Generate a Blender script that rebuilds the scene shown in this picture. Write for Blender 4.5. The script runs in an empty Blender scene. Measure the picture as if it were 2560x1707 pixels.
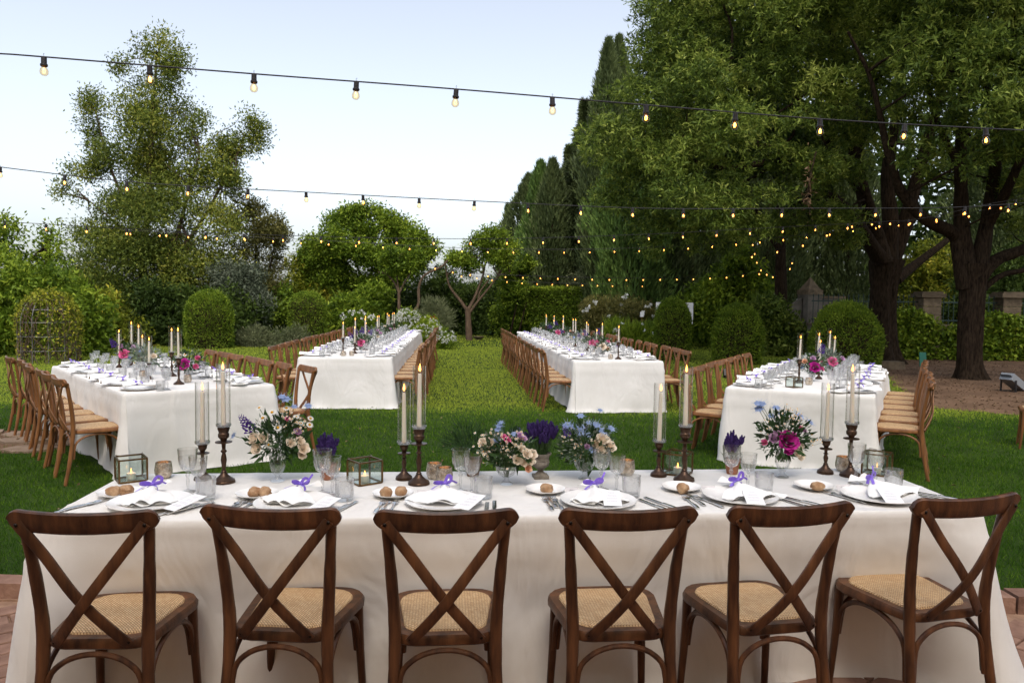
import bpy, math, random
import numpy as np
from mathutils import Vector, Matrix
R = math.radians
rng = np.random.default_rng(7)
random.seed(7)
scn = bpy.context.scene
COL = scn.collection

# ------------------------------------------------------------------ camera
CAM_H, PITCH, ROLL, FPX = 1.60, R(2.952), R(0.673), 1889.4
cam_d = bpy.data.cameras.new('camera')
cam_d.sensor_width = 36.0
cam_d.lens = FPX / 2560 * 36
cam_d.clip_start, cam_d.clip_end = 0.05, 2000
cam_d.dof.use_dof = True
cam_d.dof.focus_distance = 3.6
cam_d.dof.aperture_fstop = 9.0
cam = bpy.data.objects.new('camera', cam_d)
COL.objects.link(cam)
cam.matrix_world = Matrix.Translation((0, 0, CAM_H)) @ Matrix.Rotation(math.pi / 2 - PITCH, 4, 'X') @ Matrix.Rotation(ROLL, 4, 'Z')
scn.camera = cam

# ------------------------------------------------------------------ sky, sun, exposure
SUN_EL, SUN_AZ = R(54), R(176)          # azimuth clockwise from +Y: behind the camera, to its left
world = bpy.data.worlds.new('World')
scn.world = world
world.use_nodes = True
wn = world.node_tree
bg = wn.nodes['Background']
sky = wn.nodes.new('ShaderNodeTexSky')
sky.sky_type = 'NISHITA'
sky.sun_disc = False
sky.sun_elevation = SUN_EL
sky.sun_rotation = SUN_AZ
sky.air_density = 1.0
sky.dust_density = 3.1
sky.ozone_density = 2.0
hs_ = wn.nodes.new('ShaderNodeHueSaturation')      # a thin evening haze pales the whole sky evenly
hs_.inputs['Saturation'].default_value = 0.46
hs_.inputs['Value'].default_value = 0.87
wn.links.new(sky.outputs[0], hs_.inputs['Color'])
wn.links.new(hs_.outputs[0], bg.inputs[0])
bg.inputs[1].default_value = 0.15
sun_d = bpy.data.lights.new('sun', 'SUN')
sun_d.energy = 0.45
sun_d.angle = R(14)
sun_d.color = (1.0, 0.86, 0.68)
sun = bpy.data.objects.new('sun', sun_d)
COL.objects.link(sun)
sd = Vector((math.sin(SUN_AZ) * math.cos(SUN_EL), math.cos(SUN_AZ) * math.cos(SUN_EL), math.sin(SUN_EL)))
sun.rotation_euler = sd.to_track_quat('Z', 'Y').to_euler()
sun.location = sd * 40
scn.view_settings.view_transform = 'Standard'
scn.view_settings.look = 'None'
scn.view_settings.gamma = 1.0
scn.view_settings.exposure = 1.1
scn.view_settings.use_curve_mapping = False
scn.cycles.use_denoising = True
scn.cycles.max_bounces = 10
scn.cycles.transmission_bounces = 8
scn.cycles.transparent_max_bounces = 24
scn.cycles.caustics_reflective = False
scn.cycles.caustics_refractive = False
scn.cycles.sample_clamp_indirect = 6.0

# ------------------------------------------------------------------ pixel -> place helpers (photograph measured at 2560 x 1707)
def ray(px, py):
    X, Y = px - 1280, py - 853.5
    c, s = math.cos(ROLL), math.sin(ROLL)
    X, Y = X * c + Y * s, -X * s + Y * c
    x, u = X / FPX, -Y / FPX
    return Vector((x, math.cos(PITCH) + u * math.sin(PITCH), -math.sin(PITCH) + u * math.cos(PITCH)))
def onz(px, py, z=0.0):
    v = ray(px, py)
    return Vector((0, 0, CAM_H)) + v * ((z - CAM_H) / v.z)
def aty(px, py, Y):
    v = ray(px, py)
    return Vector((0, 0, CAM_H)) + v * (Y / v.y)

# ------------------------------------------------------------------ materials
MAT = {}
def mat(name, c1, c2=None, scale=8.0, rough=0.6, metal=0.0, bump=0.0, bscale=None, spec=0.5, stretch=None, vary=0.0,
        detail=5.0, trans=0.0, ior=1.45, sheen=0.0, sss=0.0, emit=None, estr=0.0, coat=0.0, contrast=(0.3, 0.7)):
    m = bpy.data.materials.new(name)
    m.use_nodes = True
    nt = m.node_tree
    b = nt.nodes['Principled BSDF']
    b.inputs['Base Color'].default_value = (*c1, 1)
    b.inputs['Roughness'].default_value = rough
    b.inputs['Metallic'].default_value = metal
    b.inputs['Specular IOR Level'].default_value = spec
    b.inputs['IOR'].default_value = ior
    b.inputs['Transmission Weight'].default_value = trans
    b.inputs['Sheen Weight'].default_value = sheen
    b.inputs['Coat Weight'].default_value = coat
    if sss:
        b.inputs['Subsurface Weight'].default_value = sss
        b.inputs['Subsurface Radius'].default_value = (0.01, 0.006, 0.004)
    if emit:
        b.inputs['Emission Color'].default_value = (*emit, 1)
        b.inputs['Emission Strength'].default_value = estr
    col = None
    if c2 is not None or bump:
        tc = nt.nodes.new('ShaderNodeTexCoord')
        mp = nt.nodes.new('ShaderNodeMapping')
        nt.links.new(tc.outputs['Object'], mp.inputs[0])
        if stretch:
            mp.inputs['Scale'].default_value = stretch
        n = nt.nodes.new('ShaderNodeTexNoise')
        n.inputs['Scale'].default_value = scale
        n.inputs['Detail'].default_value = detail
        n.inputs['Roughness'].default_value = 0.6
        nt.links.new(mp.outputs[0], n.inputs['Vector'])
        if c2 is not None:
            r = nt.nodes.new('ShaderNodeValToRGB')
            r.color_ramp.elements[0].color = (*c1, 1)
            r.color_ramp.elements[0].position = contrast[0]
            r.color_ramp.elements[1].color = (*c2, 1)
            r.color_ramp.elements[1].position = contrast[1]
            nt.links.new(n.outputs['Fac'], r.inputs[0])
            col = r.outputs[0]
        if bump:
            n2 = n
            if bscale:
                n2 = nt.nodes.new('ShaderNodeTexNoise')
                n2.inputs['Scale'].default_value = bscale
                n2.inputs['Detail'].default_value = 6
                nt.links.new(mp.outputs[0], n2.inputs['Vector'])
            bp = nt.nodes.new('ShaderNodeBump')
            bp.inputs['Strength'].default_value = bump
            bp.inputs['Distance'].default_value = 0.02
            nt.links.new(n2.outputs['Fac'], bp.inputs['Height'])
            nt.links.new(bp.outputs[0], b.inputs['Normal'])
    if vary and (col is not None):
        oi = nt.nodes.new('ShaderNodeObjectInfo')
        hs = nt.nodes.new('ShaderNodeHueSaturation')
        mr = nt.nodes.new('ShaderNodeMapRange')
        mr.inputs[3].default_value = 1 - vary
        mr.inputs[4].default_value = 1 + vary
        nt.links.new(oi.outputs['Random'], mr.inputs[0])
        nt.links.new(mr.outputs[0], hs.inputs['Value'])
        nt.links.new(col, hs.inputs['Color'])
        col = hs.outputs[0]
    if col is not None:
        nt.links.new(col, b.inputs['Base Color'])
    MAT[name] = m
    return m

def leafmat(name, cols, trans=0.34, rough=0.5, spec=0.16):
    """foliage: colour by the per-leaf attribute lv, light passes through"""
    m = bpy.data.materials.new(name)
    m.use_nodes = True
    nt = m.node_tree
    b = nt.nodes['Principled BSDF']
    out = nt.nodes['Material Output']
    at = nt.nodes.new('ShaderNodeAttribute')
    at.attribute_name = 'lv'
    r = nt.nodes.new('ShaderNodeValToRGB')
    els = r.color_ramp.elements
    els[0].color = (*cols[0], 1)
    els[1].color = (*cols[-1], 1)
    for i, c in enumerate(cols[1:-1]):
        e = els.new((i + 1) / (len(cols) - 1))
        e.color = (*c, 1)
    nt.links.new(at.outputs['Fac'], r.inputs[0])
    nt.links.new(r.outputs[0], b.inputs['Base Color'])
    b.inputs['Roughness'].default_value = rough
    b.inputs['Specular IOR Level'].default_value = spec
    tl = nt.nodes.new('ShaderNodeBsdfTranslucent')
    nt.links.new(r.outputs[0], tl.inputs[0])
    mx = nt.nodes.new('ShaderNodeMixShader')
    mx.inputs[0].default_value = trans
    nt.links.new(b.outputs[0], mx.inputs[1])
    nt.links.new(tl.outputs[0], mx.inputs[2])
    nt.links.new(mx.outputs[0], out.inputs[0])
    MAT[name] = m
    return m

def glassmat(name, tint=(1, 1, 1), clear=0.8, refr=0.0, fres=1.45, rough=0.0, haze=0.0, edge=3.2):
    """thin glass: mostly clear, fresnel mirror, optionally some true refraction for cut crystal"""
    m = bpy.data.materials.new(name)
    m.use_nodes = True
    nt = m.node_tree
    nt.nodes.remove(nt.nodes['Principled BSDF'])
    out = nt.nodes['Material Output']
    tr = nt.nodes.new('ShaderNodeBsdfTransparent')
    tr.inputs[0].default_value = (*[clear * t for t in tint], 1)
    sh = tr.outputs[0]
    if refr:
        g = nt.nodes.new('ShaderNodeBsdfGlass')
        g.inputs['IOR'].default_value = 1.5
        g.inputs['Roughness'].default_value = rough
        mx = nt.nodes.new('ShaderNodeMixShader')
        mx.inputs[0].default_value = refr
        nt.links.new(sh, mx.inputs[1])
        nt.links.new(g.outputs[0], mx.inputs[2])
        sh = mx.outputs[0]
    if haze:
        d = nt.nodes.new('ShaderNodeBsdfDiffuse')
        d.inputs[0].default_value = (0.8, 0.83, 0.85, 1)
        t2 = nt.nodes.new('ShaderNodeBsdfTranslucent')
        t2.inputs[0].default_value = (0.8, 0.83, 0.85, 1)
        md = nt.nodes.new('ShaderNodeMixShader')
        nt.links.new(d.outputs[0], md.inputs[1]); nt.links.new(t2.outputs[0], md.inputs[2])
        mx = nt.nodes.new('ShaderNodeMixShader')
        mx.inputs[0].default_value = haze
        nt.links.new(sh, mx.inputs[1])
        nt.links.new(md.outputs[0], mx.inputs[2])
        sh = mx.outputs[0]
    lw = nt.nodes.new('ShaderNodeLayerWeight')
    lw.inputs[0].default_value = 0.5
    pw = nt.nodes.new('ShaderNodeMath'); pw.operation = 'POWER'; pw.inputs[1].default_value = edge
    nt.links.new(lw.outputs['Facing'], pw.inputs[0])
    fr = nt.nodes.new('ShaderNodeMath'); fr.operation = 'MULTIPLY_ADD'
    fr.inputs[1].default_value = 0.75; fr.inputs[2].default_value = ((fres - 1) / (fres + 1)) ** 2
    nt.links.new(pw.outputs[0], fr.inputs[0])
    gl = nt.nodes.new('ShaderNodeBsdfGlossy')
    gl.inputs['Roughness'].default_value = 0.03 + rough
    mx = nt.nodes.new('ShaderNodeMixShader')
    nt.links.new(fr.outputs[0], mx.inputs[0])
    nt.links.new(sh, mx.inputs[1])
    nt.links.new(gl.outputs[0], mx.inputs[2])
    nt.links.new(mx.outputs[0], out.inputs[0])
    MAT[name] = m
    return m

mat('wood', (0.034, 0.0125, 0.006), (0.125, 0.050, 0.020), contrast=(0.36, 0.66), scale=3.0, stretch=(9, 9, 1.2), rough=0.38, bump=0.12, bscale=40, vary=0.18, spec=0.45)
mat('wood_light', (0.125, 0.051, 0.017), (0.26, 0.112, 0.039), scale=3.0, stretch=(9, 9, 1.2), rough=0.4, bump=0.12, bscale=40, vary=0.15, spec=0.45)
mat('bolt', (0.02, 0.015, 0.012), rough=0.35, metal=0.8)
mat('cloth', (0.69, 0.670, 0.640), (0.74, 0.725, 0.70), scale=5, rough=0.85, bump=0.12, bscale=420, sheen=0.15, spec=0.2)
mat('linen', (0.84, 0.835, 0.81), (0.89, 0.885, 0.86), scale=30, rough=0.9, bump=0.1, bscale=260, sheen=0.2, spec=0.15)
mat('porcelain', (0.86, 0.85, 0.83), rough=0.15, spec=0.5, bump=0.06, bscale=70)
mat('paper', (0.82, 0.82, 0.83), rough=0.8)
mat('paper_grey', (0.66, 0.64, 0.66), rough=0.8)
mat('ink', (0.05, 0.05, 0.08), rough=0.8)
mat('ink_soft', (0.42, 0.42, 0.46), rough=0.8)
mat('ribbon', (0.16, 0.09, 0.56), (0.25, 0.15, 0.70), scale=40, rough=0.5, sheen=0.3)
mat('silver', (0.72, 0.71, 0.69), rough=0.16, metal=1.0)
mat('bronze', (0.045, 0.025, 0.017), (0.10, 0.06, 0.038), scale=30, rough=0.34, metal=0.75, bump=0.1, bscale=80)
mat('brass', (0.22, 0.13, 0.05), (0.10, 0.06, 0.025), scale=40, rough=0.35, metal=0.9)
mat('mercury', (0.34, 0.28, 0.21), (0.70, 0.62, 0.52), scale=60, rough=0.22, metal=0.8, bump=0.35, bscale=130, contrast=(0.38, 0.62))
mat('wax', (0.80, 0.74, 0.62), rough=0.5, sss=0.3)
mat('wick', (0.02, 0.02, 0.02), rough=0.9)
mat('flame', (0, 0, 0), emit=(1.0, 0.38, 0.06), estr=5.0)
mat('filament', (0, 0, 0), emit=(1.0, 0.36, 0.07), estr=9.0)
mat('glow_bulb', (0, 0, 0), emit=(1.0, 0.36, 0.07), estr=3.4)
mat('black_plastic', (0.012, 0.010, 0.011), rough=0.45)
mat('bread', (0.21, 0.092, 0.032), (0.58, 0.40, 0.24), scale=16, rough=0.75, bump=0.4, bscale=60)
mat('terracotta', (0.24, 0.085, 0.045), (0.33, 0.15, 0.09), scale=25, rough=0.85, bump=0.2)
mat('pot_brown', (0.12, 0.075, 0.05), (0.2, 0.14, 0.1), scale=25, rough=0.85, bump=0.2)
mat('stone_urn', (0.10, 0.085, 0.068), (0.28, 0.25, 0.21), scale=30, rough=0.9, bump=0.5)
mat('soil', (0.03, 0.02, 0.012), (0.06, 0.04, 0.025), scale=60, rough=0.95, bump=0.5)
mat('stem', (0.05, 0.10, 0.025), rough=0.55)
mat('bark_dark', (0.006, 0.0042, 0.003), (0.045, 0.031, 0.020), scale=9, stretch=(3, 3, 0.6), spec=0.05, rough=0.95, bump=0.9, bscale=9)
mat('bark_light', (0.055, 0.034, 0.02), (0.15, 0.098, 0.06), scale=8, stretch=(3, 3, 0.7), rough=0.9, bump=0.6)
mat('wall_concrete', (0.09, 0.08, 0.065), (0.19, 0.17, 0.145), scale=2.2, spec=0.1, rough=0.9, bump=0.35, bscale=14)
mat('stone_block', (0.08, 0.062, 0.043), (0.20, 0.152, 0.10), scale=6, spec=0.1, rough=0.9, bump=0.5, bscale=12, vary=0.18)
mat('iron', (0.035, 0.06, 0.055), rough=0.6, metal=0.3)
mat('wire', (0.22, 0.21, 0.20), rough=0.5, metal=0.6)
mat('brick', (0.17, 0.095, 0.07), (0.33, 0.20, 0.145), scale=7, spec=0.1, rough=0.9, bump=0.35, bscale=35, vary=0.22)
mat('mortar', (0.22, 0.13, 0.085), (0.32, 0.20, 0.13), scale=20, rough=0.95, bump=0.3)
mat('bounce_stucco', (0.88, 0.52, 0.22), (0.91, 0.57, 0.26), scale=3, rough=0.95)  # strong apricot picked for its warm bounce onto the front cloth
mat('flagstone', (0.17, 0.12, 0.085), (0.32, 0.24, 0.175), scale=5, spec=0.1, rough=0.9, bump=0.4, bscale=16, vary=0.15)
mat('dirt', (0.075, 0.043, 0.026), (0.19, 0.118, 0.073), scale=1.3, spec=0.1, rough=0.95, bump=0.2, bscale=30, detail=9)
mat('white_board', (0.80, 0.80, 0.80), rough=0.6)
mat('plastic_green', (0.01, 0.16, 0.10), rough=0.5)
mat('metal_grey', (0.34, 0.36, 0.38), rough=0.45, metal=0.6)
mat('dark_glass', (0.03, 0.03, 0.035), rough=0.1)
mat('water', (0.8, 0.85, 0.8), rough=0.05, trans=1.0, ior=1.33)
for nm, a, b in (('petal_cream', (0.86, 0.73, 0.58), (0.90, 0.83, 0.72)), ('petal_magenta', (0.42, 0.012, 0.22), (0.62, 0.05, 0.40)),
                 ('petal_pink', (0.72, 0.10, 0.30), (0.85, 0.28, 0.50)), ('petal_lilac', (0.52, 0.28, 0.50), (0.70, 0.48, 0.66)),
                 ('petal_white', (0.80, 0.80, 0.76), (0.88, 0.88, 0.85)), ('petal_blue', (0.20, 0.28, 0.50), (0.42, 0.52, 0.74)),
                 ('petal_violet', (0.05, 0.016, 0.19), (0.13, 0.05, 0.34)), ('petal_yellow', (0.70, 0.36, 0.02), (0.80, 0.50, 0.04)),
                 ('lavender_bud', (0.030, 0.016, 0.085), (0.085, 0.05, 0.20)), ('petal_peach', (0.80, 0.42, 0.26), (0.86, 0.62, 0.46)),
                 ('petal_red', (0.35, 0.01, 0.015), (0.5, 0.03, 0.03))):
    m_ = mat(nm, a, b, scale=60, rough=0.6, spec=0.15)
    nt_ = m_.node_tree
    b_ = nt_.nodes['Principled BSDF']
    t_ = nt_.nodes.new('ShaderNodeBsdfTranslucent')
    nt_.links.new(b_.inputs['Base Color'].links[0].from_socket, t_.inputs[0])
    x_ = nt_.nodes.new('ShaderNodeMixShader'); x_.inputs[0].default_value = 0.35
    nt_.links.new(b_.outputs[0], x_.inputs[1]); nt_.links.new(t_.outputs[0], x_.inputs[2])
    nt_.links.new(x_.outputs[0], nt_.nodes['Material Output'].inputs[0])
G = lambda *a: a
leafmat('leaf_oak', ((0.0358, 0.0613, 0.0109), (0.1003, 0.1521, 0.0233), (0.2239, 0.2895, 0.0467), (0.4477, 0.4963, 0.1090)))
leafmat('leaf_back', ((0.0258, 0.0467, 0.0097), (0.0612, 0.0998, 0.0193), (0.1288, 0.1851, 0.0354)))
leafmat('leaf_golden', ((0.0586, 0.0762, 0.0107), (0.1658, 0.2086, 0.0216), (0.3704, 0.3898, 0.0380), (0.7020, 0.5803, 0.0745)))
leafmat('leaf_bright', ((0.0524, 0.0965, 0.0090), (0.1778, 0.2670, 0.0240), (0.4306, 0.5167, 0.0524)))
leafmat('leaf_cypress', ((0.0373, 0.0541, 0.0197), (0.0948, 0.1253, 0.0439), (0.1948, 0.2370, 0.0848)), trans=0.15)
leafmat('leaf_cypress_green', ((0.0454, 0.0842, 0.0210), (0.1166, 0.1944, 0.0438), (0.2268, 0.3240, 0.0778)), trans=0.15)
leafmat('leaf_brown', ((0.0618, 0.0655, 0.0187), (0.1498, 0.1460, 0.0412), (0.2995, 0.2621, 0.0786)))
leafmat('leaf_box', ((0.0531, 0.0983, 0.0090), (0.1681, 0.2541, 0.0238), (0.3894, 0.4754, 0.0476)), trans=0.2)
leafmat('leaf_silver', ((0.0630, 0.0819, 0.0483), (0.1260, 0.1502, 0.0966), (0.2310, 0.2520, 0.1785)), trans=0.2)
leafmat('leaf_bouquet', ((0.0168, 0.0420, 0.0134), (0.0420, 0.0882, 0.0294), (0.0840, 0.1428, 0.0504)), trans=0.25)
leafmat('leaf_sage', ((0.1176, 0.1596, 0.1176), (0.2100, 0.2604, 0.2016), (0.3360, 0.3864, 0.3192)), trans=0.2)
leafmat('leaf_tall', ((0.0515, 0.0749, 0.0140), (0.1248, 0.1685, 0.0281), (0.2574, 0.2964, 0.0468), (0.4992, 0.4680, 0.0858)))
leafmat('leaf_sage_bush', ((0.0800, 0.0980, 0.0450), (0.1600, 0.1800, 0.0850), (0.2700, 0.2850, 0.1500)), trans=0.2)
leafmat('leaf_dry', ((0.0735, 0.0404, 0.0221), (0.1764, 0.1103, 0.0588), (0.2940, 0.2132, 0.1323)), trans=0.15)
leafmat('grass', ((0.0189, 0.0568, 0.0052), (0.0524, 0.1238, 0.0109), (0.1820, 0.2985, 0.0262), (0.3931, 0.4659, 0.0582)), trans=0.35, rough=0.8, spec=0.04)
leafmat('blossom', ((0.6615, 0.6615, 0.5859), (0.7560, 0.7560, 0.7182), (0.8033, 0.8033, 0.7749)), trans=0.3)
glassmat('glass_thin', clear=0.995, fres=1.35, edge=2.6, refr=0.04)
glassmat('glass_lantern', tint=(0.965, 1.0, 0.985), clear=0.96, fres=1.5)
glassmat('crystal', clear=0.998, refr=0.06, fres=1.45, haze=0.0, edge=2.4)
glassmat('crystal_cut', clear=0.99, refr=0.14, fres=1.5, haze=0.07, edge=2.2)
glassmat('glass_bulb', tint=(1.0, 0.88, 0.68), clear=0.97, fres=1.4)

# cane seat: a woven over-under pattern as colour and relief
def cane():
    m = mat('cane', (0.42, 0.25, 0.12), rough=0.6, spec=0.3)
    nt = m.node_tree
    b = nt.nodes['Principled BSDF']
    tc = nt.nodes.new('ShaderNodeTexCoord')
    mp = nt.nodes.new('ShaderNodeMapping')
    mp.inputs['Rotation'].default_value = (0, 0, R(45))
    br = nt.nodes.new('ShaderNodeTexBrick')
    br.inputs['Scale'].default_value = 34
    br.inputs['Color1'].default_value = (0.66, 0.47, 0.27, 1)
    br.inputs['Color2'].default_value = (0.54, 0.35, 0.18, 1)
    br.inputs['Mortar'].default_value = (0.17, 0.085, 0.035, 1)
    br.inputs['Mortar Size'].default_value = 0.03
    nt.links.new(tc.outputs['Object'], mp.inputs[0])
    nt.links.new(mp.outputs[0], br.inputs['Vector'])
    nt.links.new(br.outputs['Color'], b.inputs['Base Color'])
    bp = nt.nodes.new('ShaderNodeBump')
    bp.inputs['Strength'].default_value = 0.5
    bp.inputs['Distance'].default_value = 0.004
    bp.invert = True
    nt.links.new(br.outputs['Fac'], bp.inputs['Height'])
    nt.links.new(bp.outputs[0], b.inputs['Normal'])
cane()

# linen: soft wrinkles over the fine weave
def wrinkles(nm, sc, strength):
    nt = MAT[nm].node_tree
    b = nt.nodes['Principled BSDF']
    tc = nt.nodes.new('ShaderNodeTexCoord')
    mp = nt.nodes.new('ShaderNodeMapping')
    mp.inputs['Scale'].default_value = (1.0, 1.0, 0.45)
    n1 = nt.nodes.new('ShaderNodeTexNoise')
    n1.inputs['Scale'].default_value = sc
    n1.inputs['Detail'].default_value = 3
    n1.inputs['Distortion'].default_value = 0.8
    bp = nt.nodes.new('ShaderNodeBump')
    bp.inputs['Strength'].default_value = strength
    bp.inputs['Distance'].default_value = 0.05
    old = b.inputs['Normal'].links[0].from_socket
    nt.links.new(tc.outputs['Object'], mp.inputs[0])
    nt.links.new(mp.outputs[0], n1.inputs['Vector'])
    nt.links.new(n1.outputs['Fac'], bp.inputs['Height'])
    nt.links.new(old, bp.inputs['Normal'])
    nt.links.new(bp.outputs[0], b.inputs['Normal'])
wrinkles('cloth', 3.6, 0.55)

# lawn soil under the blades
def lawnmat():
    m = mat('lawn', (0.02, 0.04, 0.007), (0.04, 0.07, 0.012), scale=0.35, rough=0.95, bump=0.4, bscale=60, detail=10, spec=0.1)
lawnmat()

# ------------------------------------------------------------------ mesh building
class MB:
    def __init__(self):
        self.v, self.f = [], []
    def add(self, vs, fs):
        o = len(self.v)
        self.v.extend([tuple(p) for p in vs])
        self.f.extend([tuple(i + o for i in q) for q in fs])
        return self
    def box(self, c, s, rot=None, taper=1.0):
        hx, hy, hz = s[0] / 2, s[1] / 2, s[2] / 2
        vs = [Vector((x * hx * (taper if z > 0 else 1), y * hy * (taper if z > 0 else 1), z * hz)) for x in (-1, 1) for y in (-1, 1) for z in (-1, 1)]
        if rot is not None:
            vs = [rot @ p for p in vs]
        c = Vector(c)
        return self.add([p + c for p in vs], [(0, 1, 3, 2), (4, 6, 7, 5), (0, 4, 5, 1), (2, 3, 7, 6), (0, 2, 6, 4), (1, 5, 7, 3)])
    def tube(self, pts, rad, n=8, cap=True, squash=1.0):
        pts = [Vector(p) for p in pts]
        if not hasattr(rad, '__len__'):
            rad = [rad] * len(pts)
        t0 = (pts[1] - pts[0]).normalized()
        a = Vector((0, 0, 1)) if abs(t0.z) < 0.9 else Vector((1, 0, 0))
        u = t0.cross(a).normalized()
        vs, fs = [], []
        for i, p in enumerate(pts):
            t = (pts[min(i + 1, len(pts) - 1)] - pts[max(i - 1, 0)]).normalized()
            u = (u - t * u.dot(t)).normalized()
            w = t.cross(u)
            for k in range(n):
                q = 2 * math.pi * k / n
                vs.append(p + (u * math.cos(q) + w * math.sin(q) * squash) * rad[i])
        for i in range(len(pts) - 1):
            for k in range(n):
                k2 = (k + 1) % n
                fs.append((i * n + k, i * n + k2, (i + 1) * n + k2, (i + 1) * n + k))
        if cap:
            fs.append(tuple(range(n - 1, -1, -1)))
            fs.append(tuple((len(pts) - 1) * n + k for k in range(n)))
        return self.add(vs, fs)
    def strap(self, pts, width, thick, nrm):
        pts = [Vector(p) for p in pts]
        vs, fs = [], []
        for i, p in enumerate(pts):
            t = (pts[min(i + 1, len(pts) - 1)] - pts[max(i - 1, 0)]).normalized()
            nn = Vector(nrm) if not callable(nrm) else nrm(i)
            nn = (nn - t * nn.dot(t)).normalized()
            s = t.cross(nn)
            for a, b in ((-1, -.55), (-.8, -1), (.8, -1), (1, -.55), (1, .55), (.8, 1), (-.8, 1), (-1, .55)):
                vs.append(p + s * (a * width / 2) + nn * (b * thick / 2))
        n = 8
        for i in range(len(pts) - 1):
            for k in range(n):
                k2 = (k + 1) % n
                fs.append((i * n + k, i * n + k2, (i + 1) * n + k2, (i + 1) * n + k))
        fs.append(tuple(range(n - 1, -1, -1)))
        fs.append(tuple((len(pts) - 1) * n + k for k in range(n)))
        return self.add(vs, fs)
    def lathe(self, prof, n=24, c=(0, 0, 0), wob=None, closed=False):
        vs, fs = [], []
        for i, (r, z) in enumerate(prof):
            for k in range(n):
                q = 2 * math.pi * k / n
                rr = r * (wob(k, i) if wob else 1)
                vs.append((c[0] + rr * math.cos(q), c[1] + rr * math.sin(q), c[2] + z))
        m = len(prof)
        for i in range(m - 1 if not closed else m):
            for k in range(n):
                k2 = (k + 1) % n
                j = (i + 1) % m
                fs.append((i * n + k, i * n + k2, j * n + k2, j * n + k))
        if not closed:
            if prof[0][0] > 1e-4:
                fs.append(tuple(range(n - 1, -1, -1)))
            if prof[-1][0] > 1e-4:
                fs.append(tuple((m - 1) * n + k for k in range(n)))
        return self.add(vs, fs)
    def prism(self, poly, z0, z1, top=1.0):
        n = len(poly)
        cx = sum(p[0] for p in poly) / n
        cy = sum(p[1] for p in poly) / n
        vs = [(x, y, z0) for x, y in poly] + [(cx + (x - cx) * top, cy + (y - cy) * top, z1) for x, y in poly]
        fs = [tuple(range(n - 1, -1, -1)), tuple(range(n, 2 * n))]
        fs += [(k, (k + 1) % n, n + (k + 1) % n, n + k) for k in range(n)]
        return self.add(vs, fs)
    def grid(self, nu, nv, fn, wrap=False):
        vs = [fn(i / nu, j / nv) for j in range(nv + 1) for i in range(nu + (0 if wrap else 1))]
        w = nu if wrap else nu + 1
        fs = []
        for j in range(nv):
            for i in range(nu):
                i2 = (i + 1) % w
                fs.append((j * w + i, j * w + i2, (j + 1) * w + i2, (j + 1) * w + i))
        return self.add(vs, fs)
    def ball(self, c, r, n=10, m=7, s=(1, 1, 1), fn=None):
        vs, fs = [], []
        for j in range(m + 1):
            th = math.pi * j / m
            for k in range(n):
                q = 2 * math.pi * k / n
                d = Vector((math.sin(th) * math.cos(q), math.sin(th) * math.sin(q), math.cos(th)))
                rr = r * (fn(d) if fn else 1)
                vs.append((c[0] + d.x * rr * s[0], c[1] + d.y * rr * s[1], c[2] + d.z * rr * s[2]))
        for j in range(m):
            for k in range(n):
                k2 = (k + 1) % n
                fs.append((j * n + k, (j + 1) * n + k, (j + 1) * n + k2, j * n + k2))
        return self.add(vs, fs)
    def mesh(self, name, m, smooth=True, sharp=40):
        me = bpy.data.meshes.new(name)
        me.from_pydata(self.v, [], self.f)
        me.materials.append(MAT[m] if isinstance(m, str) else m)
        if smooth:
            me.polygons.foreach_set('use_smooth', [True] * len(me.polygons))
            me.set_sharp_from_angle(angle=R(sharp))
        me.update()
        return me

def obj(name, me, parent=None, loc=(0, 0, 0), rot=(0, 0, 0), sc=1.0):
    o = bpy.data.objects.new(name, me)
    COL.objects.link(o)
    o.location = loc
    o.rotation_euler = rot if hasattr(rot, '__len__') else (0, 0, rot)
    o.scale = (sc, sc, sc) if not hasattr(sc, '__len__') else sc
    if parent is not None:
        o.parent = parent
    return o
def tag(o, label=None, cat=None, group=None, kind=None):
    if label: o['label'] = label
    if cat: o['category'] = cat
    if group: o['group'] = group
    if kind: o['kind'] = kind
    return o
def empty(name, loc=(0, 0, 0), rz=0.0):
    o = bpy.data.objects.new(name, None)
    o.empty_display_size = 0.1
    COL.objects.link(o)
    o.location = loc
    o.rotation_euler = (0, 0, rz)
    return o
def place(proto, name, label, cat, loc, rz=0.0, group=None, sc=1.0):
    """proto: list of (part name, mesh, [sub parts (name, mesh)])"""
    e = empty(name, loc, rz)
    e.scale = (sc, sc, sc)
    tag(e, label, cat, group)
    for p in proto:
        o = obj(p[0], p[1], e)
        for s in (p[2] if len(p) > 2 else ()):
            obj(s[0], s[1], o)
    return e
def single(name, me, label, cat, loc, rz=0.0, group=None, sc=1.0):
    return tag(obj(name, me, None, loc, rz, sc), label, cat, group)

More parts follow.
